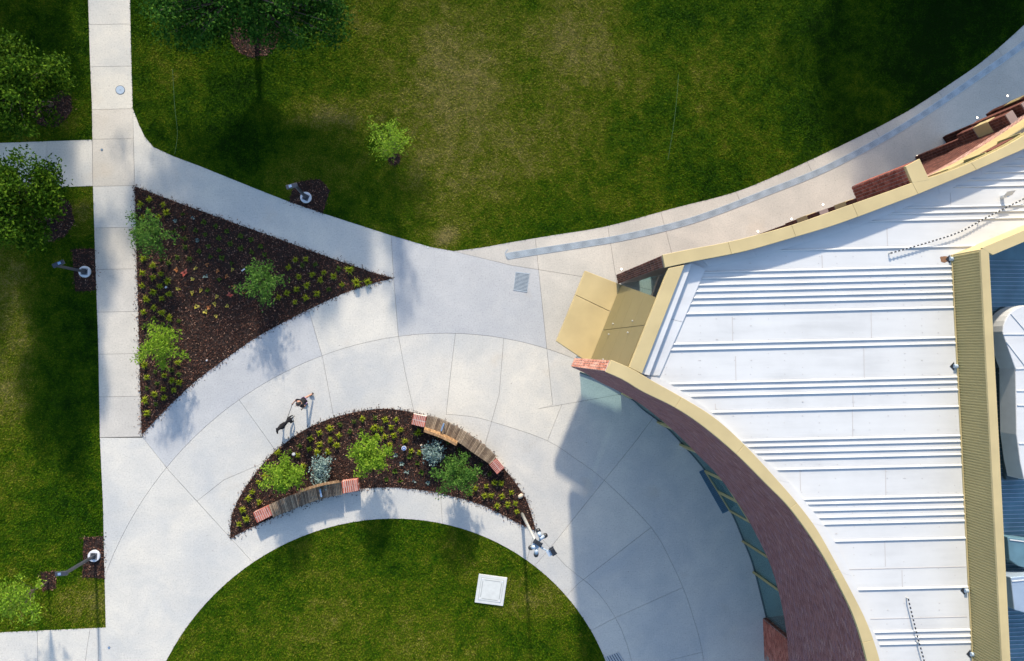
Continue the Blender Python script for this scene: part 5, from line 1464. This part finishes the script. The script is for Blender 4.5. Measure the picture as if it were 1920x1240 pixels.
def skin(name, verts, edges, radii, mat, parent, rootv=0, sub=2):
    off = parent_origin(parent)
    me = bpy.data.meshes.new(name); me.from_pydata([(v[0] - off.x, v[1] - off.y, v[2] - off.z) for v in verts], edges, [])
    o = new_obj(name, me, mat, parent)
    md = o.modifiers.new('skin', 'SKIN'); md.use_smooth_shade = True
    for i, r in enumerate(radii):
        sv = me.skin_vertices[0].data[i]; r = r if isinstance(r, tuple) else (r, r); sv.radius = r; sv.use_root = (i == rootv)
    ss = o.modifiers.new('sub', 'SUBSURF'); ss.levels = sub; ss.render_levels = sub
    return o
def person():
    base = P(579, 747); hd = Vector((-0.78, -0.62, 0)).normalized(); sd = Vector((-hd.y, hd.x, 0))    # heading, left side... sd points to the walker's left
    root = empty('person', (base.x, base.y, 0), 'person in black top and lilac shorts walking a black dog on a lead', 'person')
    O = Vector((base.x, base.y, 0)) + hd * 0.02
    def L(f, s, z): return O + hd * f + sd * s + Vector((0, 0, z))
    rf = P(586.5, 738.5); ff = P(575, 757)
    pel = L(0.06, 0, 0.92)
    V = [pel, L(0.10, 0, 1.08), L(0.15, 0, 1.25), L(0.19, 0, 1.38), L(0.22, 0, 1.46),               # 0-4 spine, neck
         L(0.25, 0, 1.55), L(0.28, 0, 1.63),                                                   # 5,6 head
         L(0.06, 0.09, 0.88), L(0.06, -0.09, 0.88),                                             # 7,8 hips
         L(0.19, 0.17, 1.37), L(0.19, -0.17, 1.37),                                             # 9,10 shoulders
         L(0.12, 0.24, 1.12), L(0.32, 0.25, 0.98), L(0.37, 0.24, 0.94),                      # left arm elbow, wrist, palm
         L(0.24, -0.23, 1.12), L(0.46, -0.20, 1.02), L(0.52, -0.19, 1.0)]                      # right arm
    # knees and ankles
    kb = (V[8].lerp(Vector((rf.x, rf.y, 0.16)), 0.5)) + hd * 0.07; ab = Vector((rf.x, rf.y, 0.14))
    kf = (V[7].lerp(Vector((ff.x, ff.y, 0.10)), 0.5)) + hd * 0.06; af = Vector((ff.x, ff.y, 0.09))
    V += [kb, ab, kf, af]
    E = [(0, 1), (1, 2), (2, 3), (3, 4), (4, 5), (5, 6), (0, 7), (0, 8), (3, 9), (3, 10), (9, 11), (11, 12), (12, 13), (10, 14), (14, 15), (15, 16), (8, 17), (17, 18), (7, 19), (19, 20)]
    R = [0.13, 0.115, 0.13, 0.10, 0.05, 0.085, 0.085, 0.085, 0.085, 0.055, 0.055, 0.04, 0.027, 0.03, 0.04, 0.027, 0.03, 0.055, 0.036, 0.055, 0.036]
    skin('body', V, E, R, M['skin'], root)
    # five fingers per hand
    for (w_, palm) in ((12, 13), (15, 16)):
        p = V[palm]; d = (V[palm] - V[w_]).normalized(); s_ = d.cross(Vector((0, 0, 1))).normalized()
        fm = MB()
        for k, (o_, ln_f) in enumerate(((-0.03, 0.055), (-0.010, 0.068), (0.010, 0.064), (0.028, 0.05))):
            a = p + s_ * o_; fm.tube([a, a + d * ln_f * 0.6 - Vector((0, 0, 0.01)), a + d * ln_f * 0.75 - Vector((0, 0, 0.045))], [0.0095, 0.009, 0.007], 6)
        a = p - s_ * 0.028; fm.tube([a, a - s_ * 0.02 + d * 0.02 - Vector((0, 0, 0.02)), a + d * 0.045 - Vector((0, 0, 0.04))], [0.011, 0.010, 0.008], 6)
        fm.build('fingers', M['skin'], root, True)
    # top: trunk and short sleeves
    off_ = 0.018
    TV = [V[0] + Vector((0, 0, 0.13)), V[1] + Vector((0, 0, 0.02)), V[2], V[3] + Vector((0, 0, 0.02)), V[9], V[10], V[9].lerp(V[11], 0.55), V[10].lerp(V[14], 0.55)]
    skin('top', TV, [(0, 1), (1, 2), (2, 3), (3, 4), (3, 5), (4, 6), (5, 7)], [0.145, 0.138, 0.152, 0.118, 0.078, 0.078, 0.06, 0.06], M['top'], root, 1)
    SV = [V[0] + Vector((0, 0, 0.05)), V[0] - Vector((0, 0, 0.02)), V[7], V[8], V[7].lerp(V[19], 0.42), V[8].lerp(V[17], 0.42)]
    skin('shorts', SV, [(0, 1), (1, 2), (1, 3), (2, 4), (3, 5)], [0.16, 0.185, 0.125, 0.125, 0.11, 0.11], M['shorts'], root, 1)
    # hair: cap plus ponytail
    hp = V[6]
    HV = [hp + Vector((0, 0, 0.03)) - hd * 0.02, hp - hd * 0.06, hp - hd * 0.13 - Vector((0, 0, 0.04)), hp - hd * 0.16 - Vector((0, 0, 0.16)), hp - hd * 0.14 - Vector((0, 0, 0.26))]
    skin('hair', HV, [(0, 1), (1, 2), (2, 3), (3, 4)], [0.118, 0.112, 0.065, 0.05, 0.025], M['hair'], root, 0, 1)
    # face: nose, eyes, mouth, ears
    fm = MB(); f0_ = hp + hd * 0.082; fm.tube([f0_ + Vector((0, 0, 0.0)), f0_ + hd * 0.022 - Vector((0, 0, 0.035))], [0.008, 0.013], 6)
    for s in (-1, 1): fm.tube([hp + sd * s * 0.088 + Vector((0, 0, -0.03)), hp + sd * s * 0.095 + Vector((0, 0, 0.01))], [0.012, 0.018], 6)
    fm.build('face', M['skin'], root, True)
    fm = MB()
    for s in (-1, 1): fm.tube([hp + hd * 0.078 + sd * s * 0.03 + Vector((0, 0, -0.005)), hp + hd * 0.088 + sd * s * 0.03 + Vector((0, 0, -0.005))], 0.009, 8)
    fm.tube([hp + hd * 0.08 + sd * 0.02 - Vector((0, 0, 0.055)), hp + hd * 0.08 - sd * 0.02 - Vector((0, 0, 0.055))], 0.005, 6)
    fm.build('eyes', M['hair'], root)
    # shoes: rear heel lifted, front flat
    for (an, tilt, dr2) in ((ab, -0.55, hd), (af, 0.1, hd)):
        z0 = 0.0
        a = an + hd * 0.0 - Vector((0, 0, 0.05)); toe = Vector((an.x, an.y, 0)) + hd * 0.19 + Vector((0, 0, 0.035)); heel = an - hd * 0.045 - Vector((0, 0, 0.045))
        ball = Vector((an.x, an.y, 0)) + hd * 0.12 + Vector((0, 0, 0.04))
        skin('shoe', [heel, a + Vector((0, 0, 0.02)), ball, toe], [(0, 1), (1, 2), (2, 3)], [0.042, 0.05, 0.046, 0.03], M['shoe'], root, 1)
    return V[15], V[16]
hand_r, palm_r = person()

def dog():
    rear = P(549, 784); front = P(527, 802)
    f = Vector((front.x - rear.x, front.y - rear.y, 0)); f.normalize(); s = Vector((-f.y, f.x, 0))
    c = Vector(((rear.x + front.x) / 2, (rear.y + front.y) / 2, 0))
    root = empty('dog', c, 'black dog with tan muzzle walking ahead of the person on a lead', 'dog')
    def L(a, b_, z): return c + f * a + s * b_ + Vector((0, 0, z))
    # spine from pelvis forward to the nose, tail backward
    V = [L(-0.28, 0, 0.47), L(-0.12, 0, 0.46), L(0.08, 0, 0.44), L(0.22, 0, 0.47), L(0.32, 0, 0.57), L(0.39, 0.0, 0.65),     # 0-5 to the skull
         L(0.45, 0.07, 0.63), L(0.49, 0.14, 0.60),                                                                    # 6,7 muzzle turned aside
         L(-0.37, 0, 0.47), L(-0.47, 0.02, 0.50), L(-0.58, 0.0, 0.56),                                                 # 8-10 tail
         L(0.20, 0.09, 0.36), L(0.28, 0.10, 0.22), L(0.30, 0.10, 0.05), L(0.34, 0.10, 0.03),                        # front left: elbow, wrist, paw
         L(0.20, -0.09, 0.36), L(0.14, -0.10, 0.22), L(0.08, -0.10, 0.08), L(0.11, -0.10, 0.03),
         L(-0.26, 0.09, 0.40), L(-0.20, 0.12, 0.30), L(-0.32, 0.13, 0.17), L(-0.27, 0.14, 0.04), L(-0.23, 0.14, 0.03),  # hind left: hip knee hock paw
         L(-0.26, -0.09, 0.40), L(-0.26, -0.11, 0.30), L(-0.42, -0.10, 0.18), L(-0.42, -0.10, 0.05), L(-0.38, -0.10, 0.03)]
    E = [(0, 1), (1, 2), (2, 3), (3, 4), (4, 5), (5, 6), (6, 7), (0, 8), (8, 9), (9, 10), (3, 11), (11, 12), (12, 13), (13, 14), (3, 15), (15, 16), (16, 17), (17, 18),
         (0, 19), (19, 20), (20, 21), (21, 22), (22, 23), (0, 24), (24, 25), (25, 26), (26, 27), (27, 28)]
    R = [0.095, 0.078, 0.105, 0.12, 0.075, 0.078, 0.045, 0.032, 0.035, 0.022, 0.012, 0.05, 0.028, 0.022, 0.028, 0.05, 0.028, 0.022, 0.028,
         0.07, 0.05, 0.026, 0.021, 0.028, 0.07, 0.05, 0.026, 0.021, 0.028]
    skin('body', V, E, R, M['fur'], root, 1)
    for sg in (-1, 1):
        a = V[5] + s * 0.05 * sg + Vector((0, 0, 0.05)) - f * 0.02
        m0 = MB(); tip = a + s * 0.055 * sg + Vector((0, 0, 0.06)) - f * 0.02
        m0.add([a - f * 0.03, a + f * 0.03, tip, a + s * 0.03 * sg - Vector((0, 0, 0.02))], [(0, 1, 2), (0, 2, 3), (1, 3, 2), (0, 3, 1)]); m0.build('ear', M['fur'], root)
    m0 = MB(); m0.tube([V[6] - Vector((0, 0, 0.012)), V[7] - Vector((0, 0, 0.008)), V[7].lerp(V[6], -0.15)], [0.036, 0.034, 0.02], 10); m0.build('muzzle', M['tan'], root, True)
    m0 = MB(); m0.tube([L(0.255, 0, 0.50) - f * 0.02, L(0.255, 0, 0.50) + f * 0.012], [0.108, 0.104], 18, False); m0.build('harness', M['black'], root)
    return L(-0.04, 0, 0.56), root
back, dogroot = dog()
m0 = MB(); pts = []
for k in range(13):
    u = k / 12; p = palm_r.lerp(back, u); p = p - Vector((0, 0, 0.06 * math.sin(math.pi * u))); pts.append(p)
m0.tube(pts, 0.012, 6)
lead = m0.build('dog_lead', M['hair']); tag(lead, 'thin dark dog lead running from the walker hand to the dog', 'dog lead')
